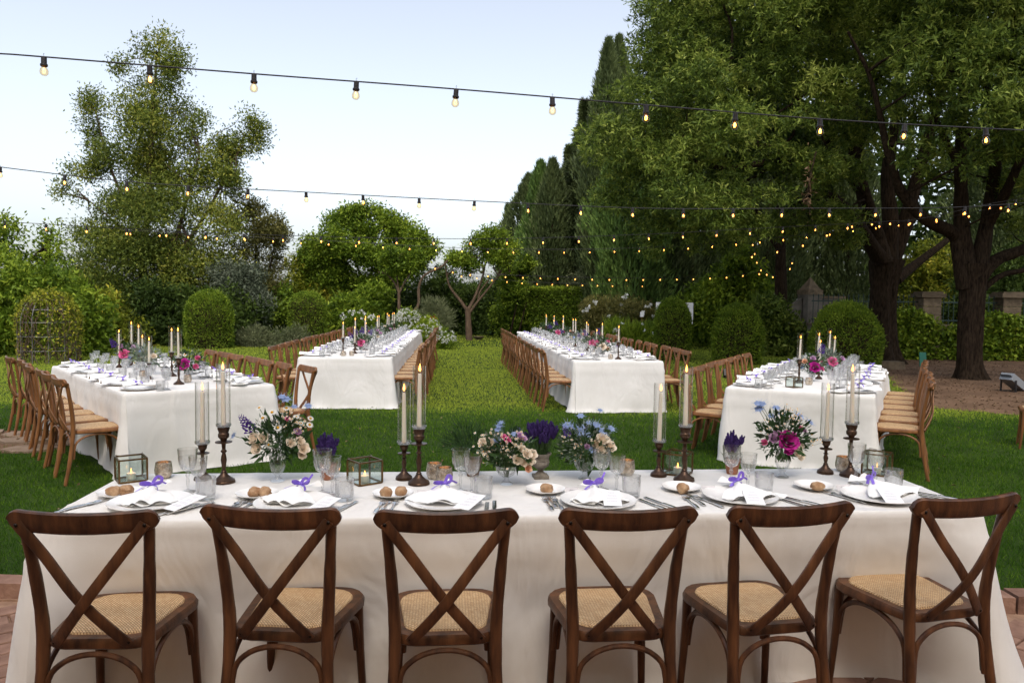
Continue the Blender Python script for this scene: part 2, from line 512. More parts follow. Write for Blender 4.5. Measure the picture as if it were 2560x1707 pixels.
# ------------------------------------------------------------------ foliage (numpy): every leaf a small folded face
def unit(a):
    return a / (np.linalg.norm(a, axis=-1, keepdims=True) + 1e-9)
def leaves_mesh(name, P, D, L, W, lv, m, fold=0.25, nrm=None, tri=False):
    """P base points, D leaf directions, L lengths, W widths, lv tone 0..1"""
    n = len(P)
    D = unit(D)
    ref = rng.normal(size=(n, 3)) if nrm is None else nrm
    S = unit(np.cross(D, ref))
    N = np.cross(S, D)
    L = np.broadcast_to(L, (n,))[:, None]
    W = np.broadcast_to(W, (n,))[:, None]
    mid = P + D * L * 0.45 + N * L * 0.06
    c = 3 if tri else 4
    V = np.empty((n, c, 3))
    if tri:                      # blades and needles: one slim triangle
        V[:, 0] = P - S * W * 0.5
        V[:, 1] = P + S * W * 0.5
        V[:, 2] = P + D * L - N * L * 0.12
    else:
        V[:, 0] = P
        V[:, 1] = mid + S * W * 0.5 + N * W * fold
        V[:, 2] = P + D * L - N * L * 0.05
        V[:, 3] = mid - S * W * 0.5 + N * W * fold
    me = bpy.data.meshes.new(name)
    me.vertices.add(n * c)
    me.vertices.foreach_set('co', V.astype(np.float32).ravel())
    me.loops.add(n * c)
    me.loops.foreach_set('vertex_index', np.arange(n * c, dtype=np.int32))
    me.polygons.add(n)
    me.polygons.foreach_set('loop_start', np.arange(0, n * c, c, dtype=np.int32))
    a = me.attributes.new('lv', 'FLOAT', 'FACE')
    a.data.foreach_set('value', np.clip(lv, 0, 1).astype(np.float32))
    me.materials.append(MAT[m])
    me.update(calc_edges=True)
    me.validate()
    return me

def sph(n):
    return unit(rng.normal(size=(n, 3)))

def crown(blobs, nclump, per, cr, L, W, shell=0.28, rosette=0.5, droop=0.0, up=0.0, zmin=None, tip=0.5, dark_in=0.0):
    """points, dirs, tones for a crown of clumps spread through ellipsoid blobs (cx,cy,cz,rx,ry,rz)"""
    B = np.array(blobs, float)
    area = (B[:, 3] * B[:, 4] + B[:, 4] * B[:, 5] + B[:, 3] * B[:, 5])
    pick = rng.choice(len(B), nclump, p=area / area.sum())
    d = sph(nclump)
    rr = 1 - np.abs(rng.normal(size=nclump)) * shell
    rr = np.clip(rr + rng.normal(size=nclump) * 0.04, 0.05, 1.12)
    C = B[pick, :3] + d * B[pick, 3:] * rr[:, None]
    O = unit(d / B[pick, 3:] * 1.0 + rng.normal(size=(nclump, 3)) * 0.5 + np.array([0, 0, up - droop]))
    tone = np.clip(rng.normal(0.42, 0.15, nclump) + rng.normal(0, .13, len(B))[pick], 0, 1)
    P = np.repeat(C, per, 0) + rng.normal(size=(nclump * per, 3)) * cr
    Oo = np.repeat(O, per, 0)
    D = unit(Oo * rosette + sph(nclump * per) * (1 - rosette) + np.array([0, 0, -droop]) * 0.6)
    lv = np.repeat(tone, per) + rng.normal(size=nclump * per) * 0.17
    if zmin is not None:
        k = P[:, 2] > zmin
        P, D, lv = P[k], D[k], lv[k]
    n = len(P)
    Ls = L * rng.uniform(0.65, 1.25, n)
    Ws = W * rng.uniform(0.7, 1.2, n)
    return P, D, Ls, Ws, lv

def lumpy(blobs, k=8, f=.42, keep=.25):
    """break each crown volume into smaller overhanging lumps so the crown has depth and gaps"""
    out = []
    for b in blobs:
        n = max(4, int(k * random.uniform(.8, 1.25)))
        for i in range(n):
            d = sph(1)[0] * rng.uniform(.55, .95)
            g = f * rng.uniform(.7, 1.25)
            out.append((b[0] + d[0] * b[3], b[1] + d[1] * b[4], b[2] + d[2] * b[5], max(b[3] * g, .15), max(b[4] * g, .15), max(b[5] * g * .8, .13)))
    return out
def jitter_path(a, b, n, amp, seed):
    r = random.Random(seed)
    a, b = Vector(a), Vector(b)
    ln = (b - a).length
    return [a.lerp(b, i / n) + (Vector((r.uniform(-1, 1), r.uniform(-1, 1), r.uniform(-.5, .5))) * amp * ln if 0 < i < n else Vector()) for i in range(n + 1)]
def taper(r0, r1, n):
    return [r0 + (r1 - r0) * (i / (n - 1)) ** 0.8 for i in range(n)]
def spl(pts, k=5):
    """smooth a polyline (Catmull-Rom)"""
    P = [Vector(p) for p in pts]
    P = [P[0] * 2 - P[1]] + P + [P[-1] * 2 - P[-2]]
    out = []
    for i in range(1, len(P) - 2):
        for j in range(k):
            t = j / k
            a, b, c, d = P[i - 1], P[i], P[i + 1], P[i + 2]
            out.append(0.5 * ((2 * b) + (c - a) * t + (2 * a - 5 * b + 4 * c - d) * t * t + (3 * b - a - 3 * c + d) * t ** 3))
    out.append(P[-2])
    return out
ORD = ['first', 'second', 'third', 'fourth', 'fifth', 'sixth', 'seventh', 'eighth', 'ninth', 'tenth', 'eleventh', 'twelfth', 'thirteenth',
       'fourteenth', 'fifteenth', 'sixteenth', 'seventeenth', 'eighteenth', 'nineteenth', 'twentieth'] + ['%dth' % i if i % 10 not in (1, 2, 3) else '%d%s' % (i, {1: 'st', 2: 'nd', 3: 'rd'}[i % 10]) for i in range(21, 60)]
# ================================================================== THE SETTING
def structure(name, mb, m, smooth=False):
    o = obj(name, mb.mesh(name, m, smooth))
    o['kind'] = 'structure'
    return o
structure('ground', MB().add([(-400, 4.02, 0), (400, 4.02, 0), (400, 700, 0), (-400, 700, 0)], [(0, 1, 2, 3)]), 'lawn')
DIRT = [onz(2195, 905), onz(2236, 962), onz(2285, 1000), onz(2345, 1021), onz(2450, 1030), onz(2560, 1040), Vector((9.5, 10.3, 0)), Vector((16, 9.6, 0)), Vector((24, 24, 0)), Vector((8.6, 24, 0))]
mb = MB()
edge = []
for i in range(len(DIRT)):
    a, b = DIRT[i], DIRT[(i + 1) % len(DIRT)]
    k = max(2, int((b - a).length / 0.25))
    for j in range(k):
        p = a.lerp(b, j / k)
        edge.append((p.x + random.uniform(-.05, .05), p.y + random.uniform(-.09, .09), 0.004))
mb.add(edge, [tuple(range(len(edge)))])
structure('dirt_path', mb, 'dirt')
# terrace of bricks, with a kerb of bricks towards the lawn
ter = structure('brick_terrace', MB().box((0, -1.0, -0.03), (16, 9.9, 0.06)), 'mortar')
bm_ = MB()
bm_.prism([(-.118, -.056), (.118, -.056), (.118, .056), (-.118, .056)], -0.02, 0.016)
bm_.prism([(-.118, -.056), (.118, -.056), (.118, .056), (-.118, .056)], 0.016, 0.020, top=0.97)
brick_me = bm_.mesh('brick', 'brick', False)
ca, sa = math.cos(R(38)), math.sin(R(38))
field = MB()
qr = Matrix.Rotation(R(38), 3, 'Z')
for i in range(-34, 35):
    for j in range(-34, 60):
        bx_, by_ = i * 0.246 + (j % 2) * 0.123, j * 0.122
        x, y = bx_ * ca - by_ * sa, bx_ * sa + by_ * ca + 0.3
        if 1.9 < y < 3.76 and (-3.3 < x < -1.45 or 1.72 < x < 3.2):
            obj('brick', brick_me, ter, (x, y, random.uniform(-.003, .002)), (random.uniform(-.012, .012), random.uniform(-.012, .012), R(38) + random.uniform(-.012, .012)))
        elif -.6 < y < 3.76 and -5 < x < 5:
            field.box((x, y, random.uniform(-.002, .001)), (.236, .112, .036), qr)
tag(obj('bricks_beyond', field.mesh('bricks_beyond', 'brick', False), ter), kind='stuff')
kerb = structure('kerb', MB().box((0, 3.955, -0.02), (16, 0.115, 0.06)), 'mortar')
kb = MB().box((0, 0, 0), (0.225, 0.12, 0.11))
kb_me = kb.mesh('kerb_brick', 'brick', False)
x = -4.3
while x < 4.3:
    obj('kerb_brick', kb_me, kerb, (x, 3.955 + random.uniform(-.012, .012), 0.03 + random.uniform(-.012, .012)), (random.uniform(-.03, .03), random.uniform(-.03, .03), random.uniform(-.03, .03)))
    x += 0.236
# stepping stones by the angled table
pathx = structure('stone_path', MB().add([(-9.5, 7.6, .003), (-4.9, 7.65, .003), (-4.75, 8.9, .003), (-9.5, 9.2, .003)], [(0, 1, 2, 3)]), 'dirt')
for i in range(8):
    for j in range(3):
        if random.random() < .12: continue
        c = Vector((-9.1 + i * 0.58 + (j % 2) * .25, 7.85 + j * 0.44, 0))
        pl = []
        for k in range(7):
            q = 2 * math.pi * k / 7 + random.uniform(-.2, .2)
            rr = random.uniform(.85, 1.1)
            pl.append((c.x + .29 * rr * math.cos(q), c.y + .215 * rr * math.sin(q)))
        obj('flagstone', MB().prism(pl, -0.01, 0.016 + random.uniform(0, .012)).mesh('flagstone', 'flagstone', False), pathx)
# unseen house wall added behind the camera to shade and warm the front table
hw = MB()
hw.box((0, -2.2, 2.75), (44, 0.6, 5.5))
hw.box((0, -2.2, 5.62), (45, 0.9, 0.24))
structure('added_shade_wall', hw, 'bounce_stucco')

# ------------------------------------------------------------------ grass blades
def in_poly(x, y, poly):
    ins = np.zeros(len(x), bool)
    n = len(poly)
    for i in range(n):
        x0, y0, x1, y1 = poly[i][0], poly[i][1], poly[(i + 1) % n][0], poly[(i + 1) % n][1]
        c = ((y0 > y) != (y1 > y)) & (x < (x1 - x0) * (y - y0) / (y1 - y0 + 1e-12) + x0)
        ins ^= c
    return ins
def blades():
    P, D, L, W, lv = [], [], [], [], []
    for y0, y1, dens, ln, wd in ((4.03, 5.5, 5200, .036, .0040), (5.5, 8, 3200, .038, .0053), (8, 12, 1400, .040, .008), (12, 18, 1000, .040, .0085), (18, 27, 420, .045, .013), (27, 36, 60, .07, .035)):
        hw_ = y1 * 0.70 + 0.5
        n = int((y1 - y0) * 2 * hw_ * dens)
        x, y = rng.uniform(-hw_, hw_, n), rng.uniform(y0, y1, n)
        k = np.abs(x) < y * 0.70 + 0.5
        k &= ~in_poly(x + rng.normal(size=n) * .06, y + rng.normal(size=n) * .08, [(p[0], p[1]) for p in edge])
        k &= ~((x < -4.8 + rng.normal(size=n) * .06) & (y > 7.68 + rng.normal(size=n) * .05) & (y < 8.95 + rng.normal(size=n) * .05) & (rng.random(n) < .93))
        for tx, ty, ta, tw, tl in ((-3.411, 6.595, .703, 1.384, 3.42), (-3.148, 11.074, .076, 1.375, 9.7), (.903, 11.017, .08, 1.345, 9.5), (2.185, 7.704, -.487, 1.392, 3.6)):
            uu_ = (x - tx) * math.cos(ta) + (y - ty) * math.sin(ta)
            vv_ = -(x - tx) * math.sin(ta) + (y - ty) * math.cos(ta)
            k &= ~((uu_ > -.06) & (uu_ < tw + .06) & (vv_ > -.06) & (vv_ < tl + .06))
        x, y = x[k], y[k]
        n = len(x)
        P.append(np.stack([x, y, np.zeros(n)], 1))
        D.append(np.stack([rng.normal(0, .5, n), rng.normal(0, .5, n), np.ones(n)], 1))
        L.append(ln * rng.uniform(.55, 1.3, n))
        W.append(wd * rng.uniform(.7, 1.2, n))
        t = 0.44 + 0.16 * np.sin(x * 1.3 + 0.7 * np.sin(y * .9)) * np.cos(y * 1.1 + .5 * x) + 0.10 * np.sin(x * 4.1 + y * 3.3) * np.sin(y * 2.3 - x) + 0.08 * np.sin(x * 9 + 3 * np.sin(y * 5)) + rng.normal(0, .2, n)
        dry = 1 / (1 + np.exp(-(y - 11.1 - .25 * np.sin(x * 1.7) - rng.normal(0, .25, n)) / .22))     # dry raises the tone: blades turn paler and yellower farther out
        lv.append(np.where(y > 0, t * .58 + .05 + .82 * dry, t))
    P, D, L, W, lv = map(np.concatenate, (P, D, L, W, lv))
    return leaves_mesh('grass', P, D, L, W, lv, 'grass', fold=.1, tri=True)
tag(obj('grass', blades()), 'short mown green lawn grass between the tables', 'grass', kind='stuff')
# litter of dry leaves over the bare earth
n = 5200
x, y = rng.uniform(5, 14, n), rng.uniform(11, 23, n)
k = in_poly(x, y, [(p[0], p[1]) for p in edge])
x, y = x[k], y[k]
n = len(x)
dd = rng.normal(size=(n, 3)); dd[:, 2] *= .15
tag(obj('leaf_litter', leaves_mesh('leaf_litter', np.stack([x, y, np.full(n, .012)], 1), dd, rng.uniform(.03, .07, n), rng.uniform(.015, .035, n), .35 + .65 * rng.random(n), 'leaf_dry', nrm=np.tile([0, 0.1, 1.0], (n, 1)))),
    'dry fallen leaves scattered over the bare earth under the trees', 'leaf litter', kind='stuff')

n = 700
x, y = rng.uniform(-9, 9, n), rng.uniform(4.2, 22, n)
dd = rng.normal(size=(n, 3)); dd[:, 2] *= .2
tag(obj('fallen_leaves', leaves_mesh('fallen_leaves', np.stack([x, y, np.full(n, .03)], 1), dd, rng.uniform(.03, .06, n), rng.uniform(.012, .03, n), rng.random(n), 'leaf_dry', nrm=np.tile([0, .1, 1.0], (n, 1)))), 'a few dry leaves dropped on the lawn', 'leaf litter', kind='stuff')
# ------------------------------------------------------------------ trees and shrubs
def blobs_px(lst, Y=None):
    out = []
    for b in lst:
        px, py, rx, ry = b[:4]
        y = b[4] if len(b) > 4 else Y
        c = aty(px, py, y)
        s = y / FPX
        out.append((c.x, c.y, c.z, rx * s, max(rx, ry) * s * .85, ry * s))
    return out
def plant(name, label, cat, base, parts, group=None):
    """parts: (name, mesh) in world coordinates; the thing is an Empty at the plant's base"""
    e = empty(name, base)
    tag(e, label, cat, group)
    for nm, me in parts:
        o = obj(nm, me, e, tuple(-c for c in base))
    return e
def limbs(paths, k=4):
    m = MB()
    for pts, r0, r1 in paths:
        pp = spl(pts, k)
        rad = taper(r0, r1, len(pp))
        rad = [a * random.uniform(.93, 1.07) for a in rad]
        m.tube(pp, rad, n=9)
    return m
def pxpath(Y, *pts):
    return [aty(p[0], p[1], p[2] if len(p) > 2 else Y) for p in pts]
def twigs(blobs, origin, n, r0, seed):
    """thin branches from a limb point out into the blobs"""
    rr = random.Random(seed)
    out = []
    for i in range(n):
        b = rr.choice(blobs)
        e = Vector((b[0] + rr.uniform(-.6, .6) * b[3], b[1] + rr.uniform(-.6, .6) * b[4], b[2] + rr.uniform(-.6, .6) * b[5]))
        o = Vector(min(rr.sample(list(origin), min(9, len(origin))), key=lambda q: (Vector(q) - e).length))
        out.append((jitter_path(o, e, 4, .06, rr.random()), r0 * rr.uniform(.6, 1.2), r0 * .2))
    return out

# --- the two old evergreen oaks at the right
A = pxpath(21.4, (2214, 930), (2208, 850), (2205, 780), (2207, 718), (2213, 650))
B = pxpath(17.0, (2425, 965), (2422, 900), (2424, 820), (2430, 720), (2428, 660))
for k_ in (A, B): k_[0].z = -0.05
def flare(pts, r0, r1, n):
    pp = spl(pts, 14)
    m = MB()
    vs, fs = [], []
    rr = random.Random(n)
    ph = [rr.uniform(0, 6.28) for _ in range(4)]
    N = 44
    for i, p in enumerate(pp):
        t = i / (len(pp) - 1)
        r = r0 + (r1 - r0) * t + r0 * 0.75 * math.exp(-t * 9) + r1 * .35 * max(0, t - .75) / .25
        for k in range(N):
            q = 2 * math.pi * k / N
            w = 1 + .10 * math.sin(3 * q + ph[0] + t * 1.5) + .07 * math.sin(5 * q + ph[1] - t) + .16 * math.exp(-t * 8) * math.sin(6 * q + ph[2]) + .035 * math.sin(17 * q + 3 * math.sin(t * 9 + ph[3])) + .02 * math.sin(29 * q - 7 * t)
            vs.append((p.x + r * w * math.cos(q), p.y + r * w * math.sin(q), p.z))
    for i in range(len(pp) - 1):
        for k in range(N):
            fs.append((i * N + k, i * N + (k + 1) % N, (i + 1) * N + (k + 1) % N, (i + 1) * N + k))
    return m.add(vs, fs)
crownA = blobs_px([(1690, 110, 120, 130, 18), (1620, 330, 130, 120, 17.5), (1590, 470, 100, 100, 18), (1700, 250, 140, 140, 17), (1750, 440, 140, 110, 16.5), (1660, 560, 90, 80, 18.5),
                   (1625, 230, 60, 90, 19.5), (1850, 130, 150, 130, 17), (1880, 320, 130, 100, 16), (1850, 510, 110, 75, 17), (1990, 70, 150, 120, 18), (2030, 240, 110, 80, 17), (1990, 420, 90, 80, 17.5),
                   (1980, 545, 90, 50, 19), (1740, -60, 150, 120, 18), (1900, -130, 190, 120, 18), (2100, -120, 190, 130, 19), (2090, 330, 60, 60, 19), (1790, 590, 90, 50, 19), (2230, 60, 90, 70, 20), (2150, 170, 90, 80, 19), (2100, 430, 70, 60, 18), (2060, 540, 80, 40, 18.5), (2160, 330, 60, 60, 18.5), (2240, 200, 70, 70, 18.5), (2300, 40, 90, 70, 19), (2120, 590, 50, 30, 19)])
crownB = blobs_px([(2330, 120, 110, 90, 14.5), (2420, 40, 140, 100, 14.5), (2500, 190, 110, 100, 13.5), (2390, 270, 70, 55, 15), (2490, 350, 80, 80, 14.5), (2560, 90, 120, 120, 14), (2280, 250, 60, 60, 16),
                   (2350, -110, 180, 120, 15), (2570, -120, 180, 130, 14.5), (2620, 320, 100, 120, 14.5), (2520, 470, 60, 50, 17), (2700, 100, 160, 200, 14.5), (2690, 450, 90, 120, 15.5), (2440, 420, 40, 60, 19), (2560, 250, 70, 60, 13.5), (2300, 380, 50, 50, 15.5), (2350, 430, 40, 40, 18), (2450, 150, 80, 70, 14), (2260, 120, 70, 60, 15.5), (2540, 560, 60, 40, 19), (2330, 200, 60, 50, 15)])
crownA += [(8.0, 17, 9.5, 2.2, 2.4, 1.5), (5.0, 18, 9.8, 2.0, 2.4, 1.6), (10.5, 20, 10, 2.2, 2.4, 1.6), (7.5, 21, 10.5, 2.4, 2.2, 1.6)]
crownB += [(10.5, 14, 9.0, 2.2, 2.4, 1.5), (13, 16, 9, 2.4, 2.4, 1.6), (8.2, 13, 8.2, 1.6, 1.6, 1.2), (12.5, 12, 8, 2, 2, 1.4), (14.5, 18.5, 8, 2.2, 2.4, 2)]
lA = [(pxpath(21.2, (2205, 660), (2188, 590), (2162, 500, 20.5), (2138, 400, 20), (2110, 260, 19.5), (2085, 120, 19), (2060, -60, 18.8)), 0.312, 0.043),
      (pxpath(21.4, (2218, 660), (2226, 560), (2218, 440), (2238, 300), (2262, 120), (2275, -60)), 0.296, 0.043),
      (pxpath(21.6, (2225, 660), (2262, 560), (2294, 440), (2325, 330), (2356, 220), (2390, 80), (2410, -40)), 0.265, 0.034),
      (pxpath(21.0, (2195, 640), (2130, 540, 20), (2050, 470, 19), (1950, 400, 18), (1840, 330, 17.2)), 0.218, 0.068),
      (pxpath(21.0, (2150, 470, 20.3), (2090, 380, 19.5), (2010, 270, 18.5), (1930, 160, 17.6)), 0.156, 0.051),
      (pxpath(20.5, (2120, 330, 19.8), (2030, 150, 19), (1960, 0, 18.5)), 0.125, 0.051),
      (pxpath(20.0, (1950, 400, 18), (1820, 420, 17.2), (1720, 400, 17), (1630, 380, 17.5)), 0.094, 0.025),
      (pxpath(22.0, (2240, 700), (2290, 660, 22.5), (2350, 615, 23), (2400, 575, 23.5)), 0.172, 0.068)]
lB = [(pxpath(17, (2415, 720), (2398, 640), (2385, 585), (2312, 548, 16.5), (2258, 488, 16.2), (2238, 440, 16), (2215, 360, 15.8), (2198, 280, 15.6), (2170, 180, 15.4), (2120, 80, 15.2)), 0.203, 0.025),
      (pxpath(17, (2425, 690), (2405, 580), (2402, 470), (2402, 330, 16.5), (2412, 190, 16), (2432, 20, 15.6), (2450, -120, 15.4)), 0.211, 0.043),
      (pxpath(17, (2440, 700), (2466, 560), (2484, 450), (2500, 330, 16), (2524, 120, 15.5), (2540, -60, 15.2)), 0.203, 0.034),
      (pxpath(17, (2445, 700), (2490, 650), (2555, 625), (2640, 585), (2740, 520)), 0.172, 0.085),
      (pxpath(17, (2450, 730), (2500, 690), (2560, 676), (2660, 660)), 0.078, 0.043),
      (pxpath(17, (2470, 560), (2520, 470, 16.5), (2570, 350, 16), (2620, 200, 15.5)), 0.133, 0.060),
      (pxpath(16.5, (2402, 420), (2340, 300, 15.8), (2310, 180, 15.2)), 0.094, 0.034),
      (pxpath(16.5, (2500, 330, 16), (2460, 200, 15.2), (2440, 80, 14.8)), 0.086, 0.034)]
lA += twigs(crownA, [p for q in lA[:7] for p in q[0][2:]], 46, .045, 3)
lB += twigs(crownB, [p for q in lB[:7] for p in q[0][2:]], 34, .045, 4)
for nm, tr, rr0, rr1, lb, cb, lab, ncl in (('oak_tree', A, .31, .33, lA, crownA, 'huge evergreen oak whose crown overhangs the hedge and aisle, thick dark forked trunk', 26500),
                                           ('oak_tree', B, .225, .245, lB, crownB, 'nearer old evergreen oak at the bare earth, long low limb sweeping left', 17500)):
    P, D, L, W, lv = crown(lumpy(cb, 9, .44) + lumpy(cb, 2, .6), ncl, 9, .04, .138, .034, shell=.34, rosette=.38, droop=.12)
    plant(nm, lab, 'tree', (tr[0].x, tr[0].y, 0),
          [('trunk', flare(tr, rr0, rr1, ncl).mesh('trunk', 'bark_dark')), ('limbs', limbs(lb).mesh('limbs', 'bark_dark')), ('crown', leaves_mesh('crown', P, D, L, W, lv, 'leaf_oak'))])
leafy_back = blobs_px([(1740, 120, 120, 140, 25), (1850, 200, 150, 150, 25), (2000, 100, 150, 130, 25.5), (2120, 260, 110, 120, 26), (1950, 330, 140, 110, 25), (1780, 380, 130, 120, 25), (2240, 60, 120, 90, 26), (1700, 300, 90, 130, 26), (2420, 180, 110, 100, 26), (2540, 330, 110, 120, 25), (2520, 60, 120, 100, 26)])
bb_ = aty(1950, 700, 25.5)
P, D, L, W, lv = crown(leafy_back, 7000, 9, .08, .24, .085, shell=.4, rosette=.35)
plant('evergreen_tree', 'dark evergreen standing behind the two big oaks, seen through their crowns', 'tree', (bb_.x, bb_.y, 0),
      [('trunk', limbs([(pxpath(25.5, (1950, 900), (1952, 700), (1945, 480), (1900, 200)), .28, .06), (pxpath(25.5, (1950, 600), (2050, 420), (2130, 240)), .14, .04), (pxpath(25.5, (1948, 620), (1830, 430), (1740, 250)), .14, .04)]).mesh('trunk', 'bark_dark')),
       ('crown', leaves_mesh('crown', P, D, L, W, lv, 'leaf_back'))])
# dead twig hanging in the crown
dc = aty(2020, 470, 15.6)
P = np.array(dc) + rng.normal(size=(90, 3)) * np.array([.05, .05, .26])
plant('dead_branch', 'brown dead leafy branch hanging in the big oak crown', 'branch', tuple(dc),
      [('leaves', leaves_mesh('dry_leaves', P, sph(90) + np.array([0, 0, -.8]), .11, .03, rng.random(90) * .6, 'leaf_dry')),
       ('twig', MB().tube([aty(2040, 380, 15.8), aty(2025, 440, 15.6), aty(2015, 510, 15.6)], [.02, .014, .006]).mesh('twig', 'bark_dark'))])

# --- tall tree at the left, and the thinner brownish tree beside it
def leafy(name, label, cat, base_px, Y, blobs, ncl, per, cr, L, W, m, trunk=None, bark='bark_dark', shell=.3, rosette=.4, droop=0, up=0, zmin=.02, ntw=0, group=None, extra=()):
    bl = blobs_px(blobs, Y)
    b = aty(base_px[0], base_px[1], Y)
    base = (b.x, b.y, 0)
    P, D, Ls, Ws, lv = crown(lumpy(bl, 10 if name == 'tall_tree' else 8, .47 if name == 'tall_tree' else .46) + (bl if cat == 'bush' else [b_ for b_ in bl if name == 'tall_tree' and b_[2] < 2.6]), ncl, per, cr, L, W, shell=min(shell, .42), rosette=rosette, droop=droop, up=up, zmin=zmin)
    parts = []
    if trunk is None:
        rr = random.Random(ncl)
        trunk = []
        for k in range(5):
            q = rr.choice(bl)
            trunk.append((jitter_path((b.x + rr.uniform(-.15, .15), b.y + rr.uniform(-.1, .1), -.02), (q[0], q[1], max(.3, q[2])), 4, .05, rr.random()), .05, .012))
    else:
        trunk = [(pxpath(Y, *t[0]), t[1], t[2]) for t in trunk]
    if ntw:
        trunk += twigs(bl, [p for t in trunk for p in t[0][len(t[0]) // 2:]], ntw, .035, ncl)
    parts.append(('trunk', limbs(trunk).mesh('trunk', bark)))
    parts.append(('crown', leaves_mesh('crown', P, D, Ls, Ws, lv, m)))
    parts += list(extra)
    return plant(name, label, cat, base, parts, group)
leafy('tall_tree', 'tall pointed broadleaf tree with golden-green leaves standing against the sky', 'tree', (370, 870), 28,
      [(395, 150, 42, 62), (440, 165, 25, 50), (392, 250, 75, 75), (372, 350, 110, 90), (320, 450, 120, 90), (455, 420, 90, 90), (350, 560, 170, 100), (560, 420, 62, 75), (615, 330, 42, 55), (640, 310, 20, 25),
       (236, 258, 30, 42), (222, 345, 36, 40), (205, 425, 60, 42), (170, 480, 34, 26), (500, 560, 110, 90), (330, 680, 170, 100), (500, 680, 110, 80), (250, 590, 70, 70), (330, 790, 170, 70), (480, 300, 40, 55), (560, 380, 40, 40), (300, 160, 16, 22)],
      10500, 11, .16, .13, .05, 'leaf_tall', bark='bark_light', shell=.42, rosette=.35, ntw=60,
      trunk=[([(368, 890), (360, 720), (356, 630), (367, 560), (373, 470), (380, 340), (388, 200), (393, 130)], .20, .03), ([(374, 890), (387, 733), (417, 672), (450, 560), (475, 470), (500, 380)], .15, .03),
             ([(362, 600), (310, 500), (270, 400), (240, 280)], .08, .02), ([(420, 660), (500, 560), (560, 450), (610, 340)], .09, .02), ([(358, 650), (290, 560), (220, 500)], .07, .02)])
leafy('thin_tree', 'thin brownish olive-leaved tree beside the tall pointed tree', 'tree', (640, 860), 29,
      [(640, 610, 70, 90), (600, 520, 45, 55), (680, 660, 60, 90), (690, 570, 26, 40), (620, 720, 80, 70)], 1500, 11, .10, .15, .045, 'leaf_brown', shell=.45, ntw=24,
      trunk=[([(640, 880), (635, 740), (640, 620), (630, 520)], .09, .02), ([(640, 800), (670, 690), (690, 590)], .07, .015)])
leafy('laurel_bush', 'bright green laurel bush at the left edge, behind the wire arbour', 'bush', (60, 900), 21,
      [(40, 760, 110, 110), (130, 740, 80, 80), (-60, 720, 110, 130), (215, 800, 60, 90), (60, 860, 120, 90), (-80, 850, 120, 100), (180, 870, 80, 80)], 2600, 11, .10, .17, .065, 'leaf_bright', shell=.25)
leafy('young_tree', 'sparse young tree with thin shoots rising above the laurel bush', 'tree', (40, 890), 23,
      [(15, 560, 36, 40), (-10, 620, 50, 50), (120, 610, 40, 50), (80, 660, 60, 50), (140, 690, 50, 40)], 420, 10, .14, .15, .06, 'leaf_bright', shell=.6, ntw=8,
      trunk=[([(40, 890), (20, 720), (10, 560), (5, 530)], .05, .012), ([(60, 890), (100, 720), (125, 600), (128, 570)], .05, .012)])
